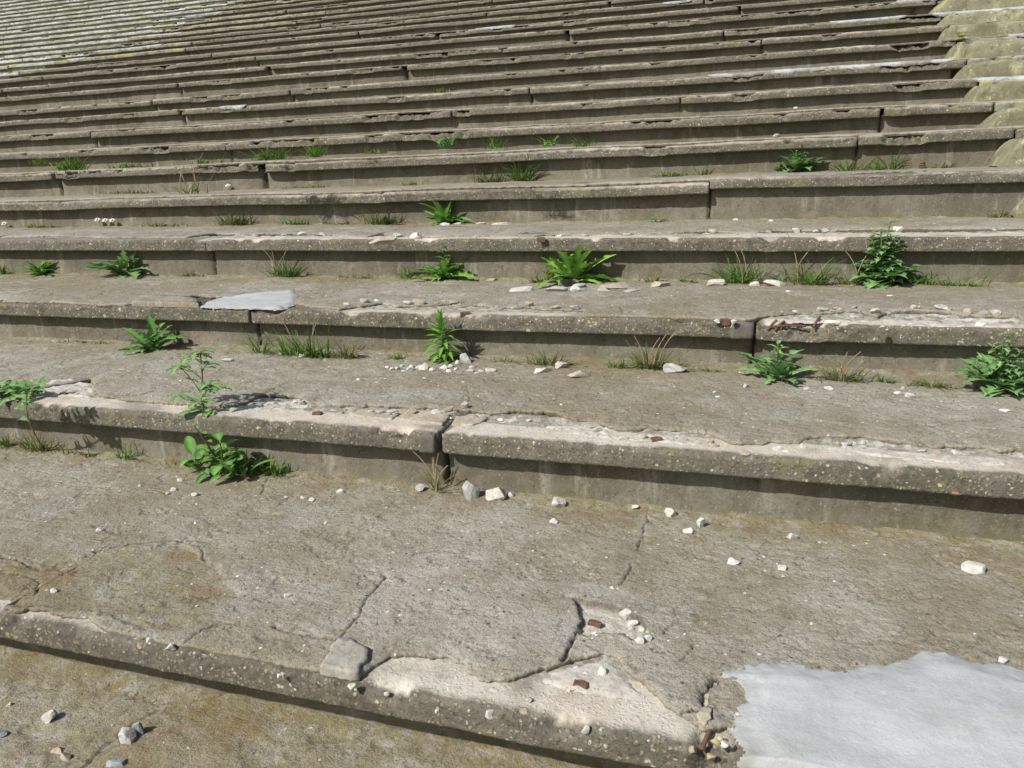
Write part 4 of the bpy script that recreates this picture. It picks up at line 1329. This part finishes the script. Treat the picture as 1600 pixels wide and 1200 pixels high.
# ------------------------------------------------------------------ plants
class Leafs:
    def __init__(s): s.V = []; s.Q = []; s.W = []; s.n = 0
    def add(s, V, Q, W):
        s.V.append(V); s.Q.append(np.asarray(Q) + s.n); s.W.append(W); s.n += len(V)
    def leaf(s, base, az, length, width, pitch, curl, kind='lance', tone=.5, yellow=0.0, seg=None, fold=.35, roll=0.0):
        seg = seg or (16 if kind in ('jag', 'lobed') else 8)
        t = np.linspace(0, 1, seg + 1)
        ph = pitch - curl * t
        st = length / seg
        rr = np.concatenate([[0], np.cumsum(np.cos(ph[:-1]) * st)]); zz = np.concatenate([[0], np.cumsum(np.sin(ph[:-1]) * st)])
        if kind == 'lance': w = np.sin(np.pi * np.clip(t, 0, 1) ** .75) ** .8
        elif kind == 'grass': w = (1 - t) ** .6 * (.6 + .4 * np.clip(t * 8, 0, 1))
        elif kind == 'oval': w = np.where(t < .22, .10, np.sin(np.pi * np.clip((t - .18) / .82, 0, 1) ** .85) ** .7)
        elif kind == 'jag':
            w = (.12 + .88 * np.sin(np.pi * np.clip(t, 0, 1) ** 1.25) ** .9) * (.62 + .55 * ((np.arange(seg + 1) % 3) == 1))
        elif kind == 'lobed':
            w = (.10 + .9 * np.sin(np.pi * np.clip(t, 0, 1) ** 1.1)) * (.42 + .85 * ((np.arange(seg + 1) % 4) < 2))
        else: w = np.sin(np.pi * t)
        w = w * width / 2; w[-1] = 0.0006
        ca, sa = math.cos(az), math.sin(az)
        cx, cy = ca * rr, sa * rr
        rt = np.array([-sa, ca, 0.0])
        up = np.stack([-np.sin(ph) * ca, -np.sin(ph) * sa, np.cos(ph)], -1)
        side = rt[None] * math.cos(roll) + up * math.sin(roll)
        up = up * math.cos(roll) - rt[None] * math.sin(roll)
        C = np.stack([cx, cy, zz], -1) + np.asarray(base)
        back = np.zeros_like(C)
        if kind in ('jag', 'lobed'):
            tang = np.stack([np.cos(ph) * ca, np.cos(ph) * sa, np.sin(ph)], -1)
            back = -tang * (w * .35)[:, None]
        Lv = C + side * w[:, None] + up * (w * fold)[:, None] + back
        Rv = C - side * w[:, None] + up * (w * fold)[:, None] + back
        V = np.stack([Lv, C, Rv], 1).reshape(-1, 3)
        Q = []
        for i in range(seg):
            a = i * 3
            Q += [(a, a + 1, a + 4, a + 3), (a + 1, a + 2, a + 5, a + 4)]
        W = np.zeros((seg + 1, 3, 3)); W[..., 0] = tone
        W[:, 1, 1] = 1.0 * (kind != 'grass')
        W[..., 2] = yellow * (t ** 2)[:, None] if kind == 'grass' else yellow
        s.add(V, Q, W.reshape(-1, 3))
    def obj(s, name, mat, parent):
        V = np.concatenate(s.V)
        return mesh_obj(name, V + np.array(parent.location if parent else (0, 0, 0)), np.concatenate(s.Q), mat, parent, np.concatenate(s.W))

def stems_obj(name, tubes, mat, parent):
    V = []; Q = []; k = 0
    for pts, rad in tubes:
        v, q = tube(pts, rad, 5)
        V.append(v); Q.append(q + k); k += len(v)
    return mesh_obj(name, np.concatenate(V) + np.array(parent.location), np.concatenate(Q), mat, parent)

def place(n, u, v, wall=None):
    p = on_plane_z(u, v, ZN(n) + CORR.get(n, (0, 0))[0] + .012)
    x, y = float(p[0]), float(p[1])
    fy = float(foot_y(n, x))
    if y > fy - .025 or n >= 4 and v is None: 
        # slide along the line of sight so that the plant stands at the foot of the riser
        q = on_plane_y(u, v, fy - .03); x = float(q[0]); y = fy - .03
    z = tread_z(n, x, y) - .004
    dist = float(np.dot(np.array([x, y, z - HCAM]), np.array(f_)))
    return (x, y, z), dist / F_PX

def rosette(n, u, v, wpx, hpx, label, mat=None, kind='jag', count=16, stalk=0, narrow=.27, tone=.5, cat="weed", name="dandelion", group=None):
    loc, m = place(n, u, v)
    rs = np.random.RandomState(int(u * 3 + v))
    root = thing(name, label, cat, loc, group)
    L = Leafs(); R = wpx * m / 2 * 1.22; Hh = hpx * m * 1.15; count = int(count * 1.35)
    for i in range(count):
        az = 2 * math.pi * (i * .381966) + rs.uniform(-.2, .2)
        f = i / count
        pitch = .25 + 1.0 * f + rs.uniform(-.15, .15)
        ln = (R * 1.15 * (1 - .25 * f) if pitch < .75 else max(R * .8, Hh * 1.05)) * rs.uniform(.5, 1.2)
        if math.sin(az) > .3 : pitch = max(pitch, .75)      # the wall is behind
        L.leaf((rs.uniform(-.035, .035), rs.uniform(-.02, .006), .004), az + rs.uniform(-.3, .3), ln, ln * narrow * rs.uniform(.75, 1.35), pitch + rs.uniform(-.15, .25), rs.uniform(.5, 1.2), kind, np.clip(tone + rs.uniform(-.45, .45), 0, 1), .25 * (rs.rand() > .85), roll=rs.uniform(-.3, .3))
    L.obj("leaves", mat or L_GREEN, root)
    if stalk:
        tb = []; L2 = Leafs()
        for k in range(1):
            h = stalk * m
            pts = [(.004 * math.sin(3 * t), -.01 * t, h * t) for t in np.linspace(0, 1, 7)]
            tb.append((pts, np.linspace(.004, .002, 7)))
            for i in range(12):
                t = .35 + .65 * i / 12
                L2.leaf((0, -.01 * t, h * t), i * 2.4, .035 + .06 * (1 - t), .016, .6, .9, 'lance', .55 + .3 * rs.rand(), .15)
        stems_obj("stem", tb, M_STEM, root)
        L2.obj("stem_leaves", mat or L_GREEN, root)
    return root

def grass(n, u, v, wpx, hpx, label, count=40, mat=None, wide=.004, lean=.6, dry=.2, cat="grass tuft", name="grass_tuft", group=None, seeds=0):
    loc, m = place(n, u, v)
    rs = np.random.RandomState(int(u * 5 + v * 2))
    root = thing(name, label, cat, loc, group)
    L = Leafs(); hw = wpx * m / 2; Hh = hpx * m * 1.1; count = int(count * 2.4)
    wd = max(wide * 1.1, 1.7 * m)
    spread = hw * .45
    for i in range(count):
        bx = rs.normal() * spread * .75
        az = rs.uniform(0, 2 * math.pi)
        if rs.rand() < .75: az = (0 if bx > 0 else math.pi) + rs.uniform(-1.0, 1.0) - .3
        ln = Hh * rs.uniform(.45, 1.15)
        pitch = rs.uniform(.55, 1.5)
        L.leaf((bx, -abs(rs.normal()) * .012, 0), az, ln, wd * rs.uniform(.7, 1.5), pitch, rs.uniform(.2, 1.6) * lean * 1.6, 'grass', rs.rand(), dry * rs.rand() * 2 if rs.rand() < .6 else 0, 6, .3, rs.uniform(-.5, .5))
    L.obj("blades", mat or L_GRASS, root)
    if seeds:
        tb = []
        for k in range(seeds):
            bx = rs.normal() * spread * .5; a = rs.uniform(-.5, .5); h = Hh * rs.uniform(1.1, 1.6)
            tb.append(([(bx + a * h * t * t, -.01 - .02 * t, h * t * (1 - .12 * t)) for t in np.linspace(0, 1, 7)], np.linspace(.0016, .0010, 7) + .2 * m))
        stems_obj("stalks", tb, M_STRAW, root)
    return root

def lance_plant(n, u, v, hpx, label):
    loc, m = place(n, u, v)
    rs = np.random.RandomState(77)
    root = thing("lance_leaf_weed", label, "weed", loc)
    h = hpx * m * .95
    stems_obj("stem", [([(0, -.02 * t, h * t * .9) for t in np.linspace(0, 1, 8)], np.linspace(.006, .003, 8))], M_STEM, root)
    L = Leafs()
    N = 74
    for i in range(N):
        t = i / N
        az = i * 2.399963
        ln = h * (.60 - .30 * t) * rs.uniform(.85, 1.1)
        if math.sin(az) > .5: ln *= .6
        pitch = -.35 + 1.6 * t ** 1.8 + rs.uniform(-.1, .1)
        L.leaf((0, -.02 * t, h * (.06 + .84 * t)), az, ln, ln * .21, pitch + .35, .9 - .4 * t, 'lance', np.clip(.25 + .65 * t + rs.uniform(-.25, .25), 0, 1), .35 * max(0, t - .75) * 4 * rs.rand())
    L.obj("leaves", L_GREEN, root)

def branch_plant(n, u, v, hpx, label):
    loc, m = place(n, u, v)
    rs = np.random.RandomState(5)
    root = thing("branching_weed", label, "weed", loc)
    h = hpx * m
    tb = [([(.01 * math.sin(2 * t), .02 * t, h * t) for t in np.linspace(0, 1, 8)], np.linspace(.0045, .002, 8))]
    L = Leafs()
    def clump(c, size, k, tone):
        for i in range(k):
            az = 2 * math.pi * i / k + rs.uniform(-.4, .4)
            L.leaf(c, az, size * rs.uniform(.8, 1.2), size * .62, rs.uniform(-.1, .5), .7, 'jag', np.clip(tone + rs.uniform(-.3, .3), 0, 1), .3 * (rs.rand() > .8), 12)
    br = [(.18, -.3, .30, .55), (.30, 2.9, .36, .75), (.46, .1, .42, .45), (.58, 3.0, .36, .80), (.70, .2, .25, .85), (.85, 2.6, .22, .95), (.12, 3.6, .36, .32), (.22, -1.1, .22, .25), (.35, -.6, .30, .5), (.95, .8, .16, 1.06)]
    for t, az, ln, zt in br:
        a = np.array([.01 * math.sin(2 * t), .02 * t, h * t]); e = np.array([math.cos(az) * ln * h, math.sin(az) * ln * h * .6, h * zt])
        tb.append(([a + (e - a) * s + np.array([0, 0, .01 * math.sin(3 * s)]) for s in np.linspace(0, 1, 5)], np.linspace(.0022, .0012, 5)))
        clump(e, h * .24, 4, .45)
        clump(a + (e - a) * .6, h * .16, 2, .4)
    clump(np.array([.005, .02, h]), h * .2, 5, .7)
    for k in range(7): L.leaf((rs.uniform(-.03, .03), rs.uniform(-.02, .02), .004), rs.uniform(-.6, 3.6) + math.pi, h * rs.uniform(.25, .4), h * .17, .35, .7, 'oval', .55 + .4 * rs.rand(), .4 * (k % 3 == 0))
    stems_obj("stem", tb, M_STEMR, root)
    L.obj("leaves", L_BLUE, root)

def sow_thistle(n, u, v, wpx, hpx, label, lushness=1.0, seedno=3, flower=False):
    loc, m = place(n, u, v)
    rs = np.random.RandomState(seedno)
    root = thing("sow_thistle", label, "weed", loc)
    h = hpx * m * 1.05; R = wpx * m / 2 * 1.15; lushness *= 1.6
    L = Leafs(); tb = []
    for i in range(int(16 * lushness)):
        az = i * 2.4 + rs.uniform(-.3, .3); f = rs.rand()
        p = .15 + .8 * f
        if math.sin(az) > .3: p = max(p, .8)
        L.leaf((rs.uniform(-.02, .02), rs.uniform(-.02, 0), .01), az, R * rs.uniform(.75, 1.2), R * .42, p, rs.uniform(.4, 1.1), 'lobed', rs.rand() * .8, 0)
    for s in range(4):
        a = (-.5, .1, .55, -.15)[s]; hh = h * (.75, 1.0, .7, .85)[s]
        pts = [np.array([a * hh * .55 * t * t, -.03 * t, hh * t]) for t in np.linspace(0, 1, 7)]
        tb.append((pts, np.linspace(.006, .0025, 7) * min(1.3, h * 3)))
        for i in range(int(13 * lushness)):
            t = .12 + .88 * i / int(13 * lushness)
            c = np.array([a * hh * .55 * t * t, -.03 * t, hh * t])
            az = i * 2.2 + s
            ln = h * (.36 - .19 * t) * rs.uniform(.8, 1.2)
            if math.sin(az) > .4: ln *= .7
            L.leaf(c, az, ln, ln * .42, rs.uniform(.1, .8), rs.uniform(.5, 1.3), 'lobed', np.clip(.3 + .5 * t + rs.uniform(-.3, .3), 0, 1), .8 * max(0, t - .72) * 2)
    stems_obj("stem", tb, M_STEM, root)
    L.obj("leaves", L_BLUE, root)

def broad_plant(n, u, v, wpx, hpx, label, mat=None, seedno=4, stalk=True, name="broad_leaf_weed", size=.5):
    loc, m = place(n, u, v)
    rs = np.random.RandomState(seedno)
    root = thing(name, label, "weed", loc)
    h = hpx * m; R = wpx * m / 2 * 1.45
    L = Leafs(); tb = []
    for i in range(int(32 * max(1, .5 / size) ** 1.5)):
        az = i * 2.4 + rs.uniform(-.4, .4)
        p = rs.uniform(.05, 1.2)
        if math.sin(az) > .3: p = max(p, .7)
        q_ = rs.uniform(-.8, .7) if size < .45 else rs.uniform(-.3, .1)
        L.leaf((q_ * R, rs.uniform(-.04, 0), .012 + (rs.uniform(0, .38) * h * rs.rand() if size < .45 else 0)), az, R * rs.uniform(.5, 1.2) * size * 1.7, R * size * rs.uniform(.45, .75), p, rs.uniform(.5, 1.1), 'oval', rs.rand(), .25 * (rs.rand() > .8), 10)
    if stalk:
        pts = [np.array([-.16 * h * t - .12 * h * t * t, -.05 * t, h * t]) for t in np.linspace(0, 1, 7)]
        tb.append((pts, np.linspace(.005, .002, 7)))
        for i in range(9):
            t = .3 + .7 * i / 9; c = np.array([-.16 * h * t - .12 * h * t * t, -.05 * t, h * t])
            L.leaf(c, rs.uniform(0, 6.28), h * (.34 - .2 * t), h * (.17 - .09 * t), .5, .8, 'oval', rs.rand(), .7 * t)
        p2 = [np.array([.25 * h * t, -.06 * t, h * .75 * t]) for t in np.linspace(0, 1, 6)]
        tb.append((p2, np.linspace(.004, .002, 6)))
        for i in range(4):
            L.leaf(p2[2 + i % 4], -.6 + i, h * .42, h * .2, .5, .9, 'oval', .3 + .5 * rs.rand(), 0)
        stems_obj("stem", tb, M_STEMR, root)
    L.obj("leaves", mat or L_GREEN, root)

def white_flower(n, u, v, hpx, label, group=None, heads=1):
    loc, m = place(n, u, v)
    root = thing("wild_flower", label, "flower", loc, group)
    tb = []; L = Leafs(); P = Leafs()
    rs = np.random.RandomState(int(u))
    for k in range(heads):
        h = hpx * m; x = (k - (heads - 1) / 2) * .05
        tb.append(([(x, -.004 * t, h * t) for t in np.linspace(0, 1, 4)], .0015))
        for i in range(7):
            P.leaf((x, -.012, h * 1.1), i * .898, .036, .030, -1.02, -.25, 'oval', .5, 0, 5)
    for i in range(5): L.leaf((rs.uniform(-.02, .02), -.004, 0), rs.uniform(0, 6.28), .03, .009, .3, .8, 'lance', rs.rand(), 0, 5)
    stems_obj("stem", tb, M_STEM, root)
    P.obj("petals", M_PETAL, root)
    L.obj("leaves", L_GREEN, root)
    return root

# tread 1
broad_plant(1, 352, 742, 96, 88, "broad leafed weed with a leaning stem at the foot of the pale nosing", L_DARK, 4, size=.36)
grass(1, 375, 738, 90, 42, "bright grass tuft growing through the broad leafed weed", 26, L_GRASS, .005)
grass(1, 425, 735, 70, 30, "creeping grass runner right of the broad leafed weed", 22, L_GRASS, .005, .9)
grass(1, 197, 710, 26, 34, "small yellowish grass tuft at the riser left of the broad leafed weed", 14, L_GRASS, .0035)
grass(1, 58, 690, 70, 30, "dull grass tuft at the foot of the riser at far left", 34, L_DRY, .003, seeds=2)
grass(1, 10, 697, 60, 26, "straggly dull grass cut by the left edge", 28, L_DRY, .003)
grass(1, 684, 752, 22, 46, "dry withered stalks in the open joint", 9, L_DRY, .002, .3, 1.0, seeds=5)
def trailing_weed(n, u, v, u2, v2, label):
    loc, m = place(n, u, v)
    root = thing("trailing_weed", label, "weed", loc)
    tip = on_plane_y(u2, v2, loc[1] - .16) - np.array(loc)
    pts = [tip * t + np.array([0, -.03 * math.sin(3.1 * t), .02 * math.sin(3.1 * t)]) for t in np.linspace(0, 1, 9)]
    stems_obj("stem", [(pts, np.linspace(.0035, .002, 9))], M_STRAW, root)
    L = Leafs()
    for t, az, ln in [(.45, 3.4, .05), (.62, 3.6, .06), (.75, -.5, .075), (.8, 3.0, .08), (.9, -1.2, .08), (1.0, 3.6, .085), (1.0, .3, .08), (.95, -2.0, .075)]:
        L.leaf(tip * t + np.array([0, -.03 * math.sin(3.1 * t), .02 * math.sin(3.1 * t)]), az, ln, ln * .75, .5, .9, 'lobed', .7, .1, 12)
    L.obj("leaves", L_BLUE, root)
trailing_weed(1, 66, 690, 44, 608, "thin stem with pale lobed leaves climbing the nosing at far left")
# tread 2
broad_plant(2, 20, 609, 110, 42, "low leafy weed on the broken edge at far left", L_BLUE, 9, False, size=.20)
branch_plant(2, 315, 634, 92, "branching weed with blue green leaves rooted in the broken edge")
rosette(2, 240, 541, 92, 44, "rosette weed with one yellow green upright leaf at left", L_DARK, 'jag', 18, 22)
grass(2, 478, 553, 120, 48, "large bright grass tuft behind the grey stone at left", 62, L_GRASS, .005, seeds=3)
grass(2, 410, 548, 60, 52, "thin arching grass left of the large bright tuft", 14, L_GRASS, .004, .8)
grass(2, 540, 556, 60, 30, "dull short grass right of the large bright tuft", 26, L_DRY, .003)
lance_plant(2, 695, 560, 78, "upright weed with many bright lance shaped leaves")
grass(2, 618, 556, 40, 16, "small flat grass tuft left of the upright lance leafed weed", 16, L_GRASS, .0035)
grass(2, 862, 568, 80, 28, "low dull grass tuft behind the brick shaped stone", 44, L_DRY, .003)
grass(2, 962, 573, 34, 24, "small bright grass tuft between the brick shaped and pointed stones", 16, L_GRASS, .004)
grass(2, 1018, 575, 80, 46, "wiry dark grass tuft above the long pointed stone", 54, L_DRY, .003, .5, .2, seeds=4)
rosette(2, 1212, 592, 96, 70, "jagged leafed thistle at the riser below the exposed bars", L_BLUE, 'lobed', 18, 62)
grass(2, 1110, 580, 60, 12, "short grass fringe left of the jagged thistle", 22, L_GRASS, .003)
grass(2, 1315, 595, 90, 42, "dull grass with arching blades right of the jagged thistle", 44, L_DRY, .003, .8, .4, seeds=3)
grass(2, 1382, 598, 34, 22, "tiny bright green tuft between two dull grass clumps", 14, L_GRASS, .004)
grass(2, 1455, 606, 80, 26, "flattened half dry grass left of the thistle at the right edge", 40, L_DRY, .003, .9, .6)
sow_thistle(2, 1560, 610, 120, 95, "tall sow thistle at the right edge of the second tread", 1.1, 8)
# tread 3
rosette(3, 65, 425, 76, 30, "small grassy rosette at far left of the third tread", L_GREEN, 'lance', 22, 0, .16)
grass(3, 6, 428, 24, 18, "tiny green tuft cut by the left edge", 12, L_GRASS, .004)
rosette(3, 197, 427, 90, 34, "dense blue green rosette below the white flowers", L_BLUE, 'jag', 30, 0)
grass(3, 445, 428, 76, 34, "grass tuft with seed heads beside the two grey stones", 34, L_GRASS, .004, .8, .3, seeds=4)
rosette(3, 697, 436, 96, 34, "leafy rosette with an upright leafy stem in the centre", L_GREEN, 'jag', 24, 56)
grass(3, 640, 432, 34, 28, "thin yellow grass left of the central rosette", 12, L_GRASS, .003)
rosette(3, 893, 440, 130, 62, "biggest rosette with long upright dandelion leaves behind the rubble pile", L_GREEN, 'jag', 26, 44)
grass(3, 850, 440, 60, 26, "dull yellow grass at the left of the biggest rosette", 26, L_DRY, .003)
grass(3, 1158, 443, 64, 46, "green grass tuft behind the small pale stone", 42, L_GRASS, .004, seeds=2)
grass(3, 1130, 425, 30, 60, "single thin arching grass stalks left of the green tuft", 6, L_GRASS, .004, .8)
grass(3, 1272, 446, 56, 50, "bright grass tuft left of the tall sow thistle", 34, L_GRASS, .005)
grass(3, 1240, 440, 60, 60, "long arching thin blades between two grass tufts", 9, L_DRY, .003, .7, .6, seeds=3)
sow_thistle(3, 1375, 444, 104, 96, "tallest blue green sow thistle with yellowish top", 1.3, 3)
grass(3, 1440, 445, 70, 40, "bright broad grass at the right of the tallest sow thistle", 16, L_GRASS, .007, .8)
grass(3, 1500, 447, 90, 22, "low creeping grass spreading right of the tallest sow thistle", 34, L_GRASS, .004, 1.0)
grass(3, 1075, 440, 40, 12, "sparse green fringe right of the rubble pile", 14, L_GRASS, .003)
# tread 4
rosette(4, 698, 350, 66, 40, "compact bright rosette under the dark nosing in the centre", L_GREEN, 'lance', 34, 0, .18)
grass(4, 596, 350, 60, 26, "dull grass tuft left of the compact bright rosette", 40, L_DRY, .003)
white_flower(4, 156, 352, 14, "white flower, leftmost of a close trio at left", None)
white_flower(4, 168, 352, 13, "white flower, middle of a close trio at left", None)
white_flower(4, 179, 352, 13, "white flower, rightmost of a close trio at left", None)
white_flower(4, 11, 358, 10, "single white flower at the far left edge")
grass(4, 365, 350, 70, 28, "dull grass clump at the riser left of centre", 40, L_DRY, .004)
grass(4, 462, 351, 60, 12, "low green grass fringe right of the dull clump", 26, L_GRASS, .003)
grass(4, 1560, 334, 30, 16, "thin pale grass near the right edge below the aisle", 16, L_DRY, .003)
# tread 5
sow_thistle(5, 1246, 264, 84, 44, "small dark sow thistle growing at upper right", .9, 12)
white_flower(5, 358, 291, 10, "single white flower under the broken notch plant")
grass(5, 815, 281, 36, 42, "green tuft leaning on the riser at centre", 36, L_GRASS, .006)
grass(5, 765, 283, 60, 26, "dull spiky grass left of the leaning green tuft", 30, L_DRY, .004)
grass(5, 1325, 264, 60, 28, "bright grass blades right of the small dark sow thistle", 18, L_GRASS, .006)
grass(5, 1388, 262, 60, 34, "arching grass blades left of the rusty lump", 18, L_GRASS, .006)
grass(5, 1046, 273, 60, 16, "low green fringe at right of centre on the fifth tread", 22, L_GRASS, .004)
grass(5, 1095, 272, 40, 22, "dry brown blades beside the low green fringe", 8, L_DRY, .005, .4, 1.0)
grass(5, 300, 300, 110, 40, "dry wiry stalks fanning out at left", 10, L_DRY, .003, .5, 1.0, seeds=6)
grass(5, 640, 284, 60, 8, "thin green fringe left of centre on the fifth tread", 18, L_GRASS, .004)
# tread 6 and up
rosette(6, 395, 280, 40, 30, "small dark plant in the broken notch of the nosing", L_DARK, 'jag', 14, 0)
grass(6, 112, 258, 84, 26, "wide bright grass tuft at upper left", 50, L_GRASS, .006, 1.0)
grass(6, 60, 246, 40, 14, "small yellow green tuft left of the wide bright one", 16, L_GRASS, .005)
grass(6, 425, 242, 90, 26, "grass tuft spreading left of the dark clump at upper left", 44, L_GRASS, .006, .9)
grass(6, 492, 238, 36, 28, "compact dark green clump at upper left", 32, L_GRASS, .006)
rosette(6, 858, 224, 30, 18, "tiny bright rosette right of centre high up", L_GREEN, 'lance', 18, 0, .2)
rosette(6, 697, 222, 24, 20, "tiny dark plant on the nosing in the upper centre", L_DARK, 'lance', 16, 0, .22)
grass(6, 775, 226, 50, 22, "sparse grass between the two tiny plants high up", 16, L_GRASS, .005)
grass(6, 910, 224, 60, 18, "thin grass fringe right of the tiny bright rosette", 18, L_GRASS, .005)
grass(6, 590, 232, 70, 10, "dull low fringe left of the tiny dark plant", 22, L_DRY, .005)
grass(8, 690, 141, 40, 10, "faint green fringe high up in the centre", 16, L_DRY, .006)

# sparse growth along the foot of the risers
for n_, u_, v_, w_, h_, k_, lb_ in [
    (4, 60, 357, 110, 9, 0, "mossy green fringe at far left beside the single white flower"), (4, 250, 352, 120, 10, 0, "mossy green fringe right of the white flower trio"),
    (4, 530, 351, 90, 10, 1, "dull fringe left of the dull tuft on the fourth tread"), (4, 1030, 347, 46, 16, 0, "small yellowish tuft on the fourth tread right of centre"),
    (5, 200, 300, 140, 9, 1, "dry fringe along the riser at left under the wide bright tuft"), (5, 480, 290, 130, 10, 0, "green fringe right of the broken notch plant"),
    (5, 1470, 258, 80, 14, 1, "sparse dry grass right of the rusty lump"), (3, 300, 427, 90, 12, 1, "brownish dead fringe right of the dense blue green rosette"),
    (3, 560, 430, 110, 12, 1, "dry brown fringe left of the leafy central rosette"), (3, 1020, 440, 60, 14, 1, "dull fringe above the brownish flat stone"),
    (2, 130, 530, 150, 8, 1, "brown dead fringe left of the jagged rosette weed"), (2, 790, 563, 70, 12, 1, "dry fringe right of the lance leafed weed"),
    (2, 1060, 577, 70, 16, 1, "dead grass behind the long pointed grey stone"), (1, 130, 700, 130, 14, 1, "dead brown grass fringe left of the small yellowish tuft"),
    (1, 270, 718, 60, 10, 1, "dead grass wisps left of the broad leafed weed"), (6, 200, 255, 120, 12, 0, "faint green fringe right of the wide bright tuft at upper left"),
    (6, 320, 248, 90, 12, 0, "faint green fringe left of the spreading tuft at upper left"), (3, 1330, 445, 60, 40, 1, "wiry pale stalks leaning on the tallest sow thistle")]:
    grass(n_, u_, v_, w_, h_, lb_, 16 if w_ < 100 else 26, L_DRY if k_ else L_GRASS, .003, 1.0, .9 if k_ else .3, seeds=2 if h_ > 13 else 0)

# yellow flower at the aisle
def yellow_tuft(n, u, v, label):
    y = YN(n) - .02
    p = on_plane_y(u, v, y)
    loc = (float(p[0]), y, float(ZX(n, p[0])) + .006)
    root = thing("wild_flower", label, "flower", loc)
    rs = np.random.RandomState(2); P = Leafs(); L = Leafs(); tb = []
    for k in range(7):
        x, yy, h = rs.uniform(-.05, .05), rs.uniform(-.03, .03), rs.uniform(.03, .06)
        tb.append(([(x * .5, yy * .5, 0), (x, yy, h)], .0015))
        for i in range(7): P.leaf((x, yy, h), i * .9, .018, .010, .3, .4, 'oval', .5, 0, 5)
    for i in range(14): L.leaf((0, 0, 0), i * 2.4, .07, .016, .6, .9, 'lance', rs.rand(), .3, 6)
    stems_obj("stem", tb, M_STEM, root); P.obj("petals", M_YEL, root); L.obj("leaves", L_GREEN, root)
yellow_tuft(10, 1499, 88, "small yellow flowering tuft on the step edge beside the right aisle")

# rust coloured lump on the fifth tread
def rusty_lump(n, u, v, label):
    loc, m = place(n, u, v)
    root = thing("rusty_bracket", label, "rusty metal", loc)
    for k in range(3):
        V, Q = tube([(-.022 + .006 * k, -.01, .008 + .014 * k), (0, -.014, .011 + .014 * k), (.024 - .005 * k, -.01, .008 + .014 * k)], .007, 6)
        mesh_obj("plate", V + np.array(loc), Q, M_RUST, root, None, True, [tuple(range(5, -1, -1)), tuple(12 + i for i in range(6))])
rusty_lump(5, 1440, 262, "reddish rusty lump of iron at the riser foot, upper right")

bpy.context.view_layer.update()
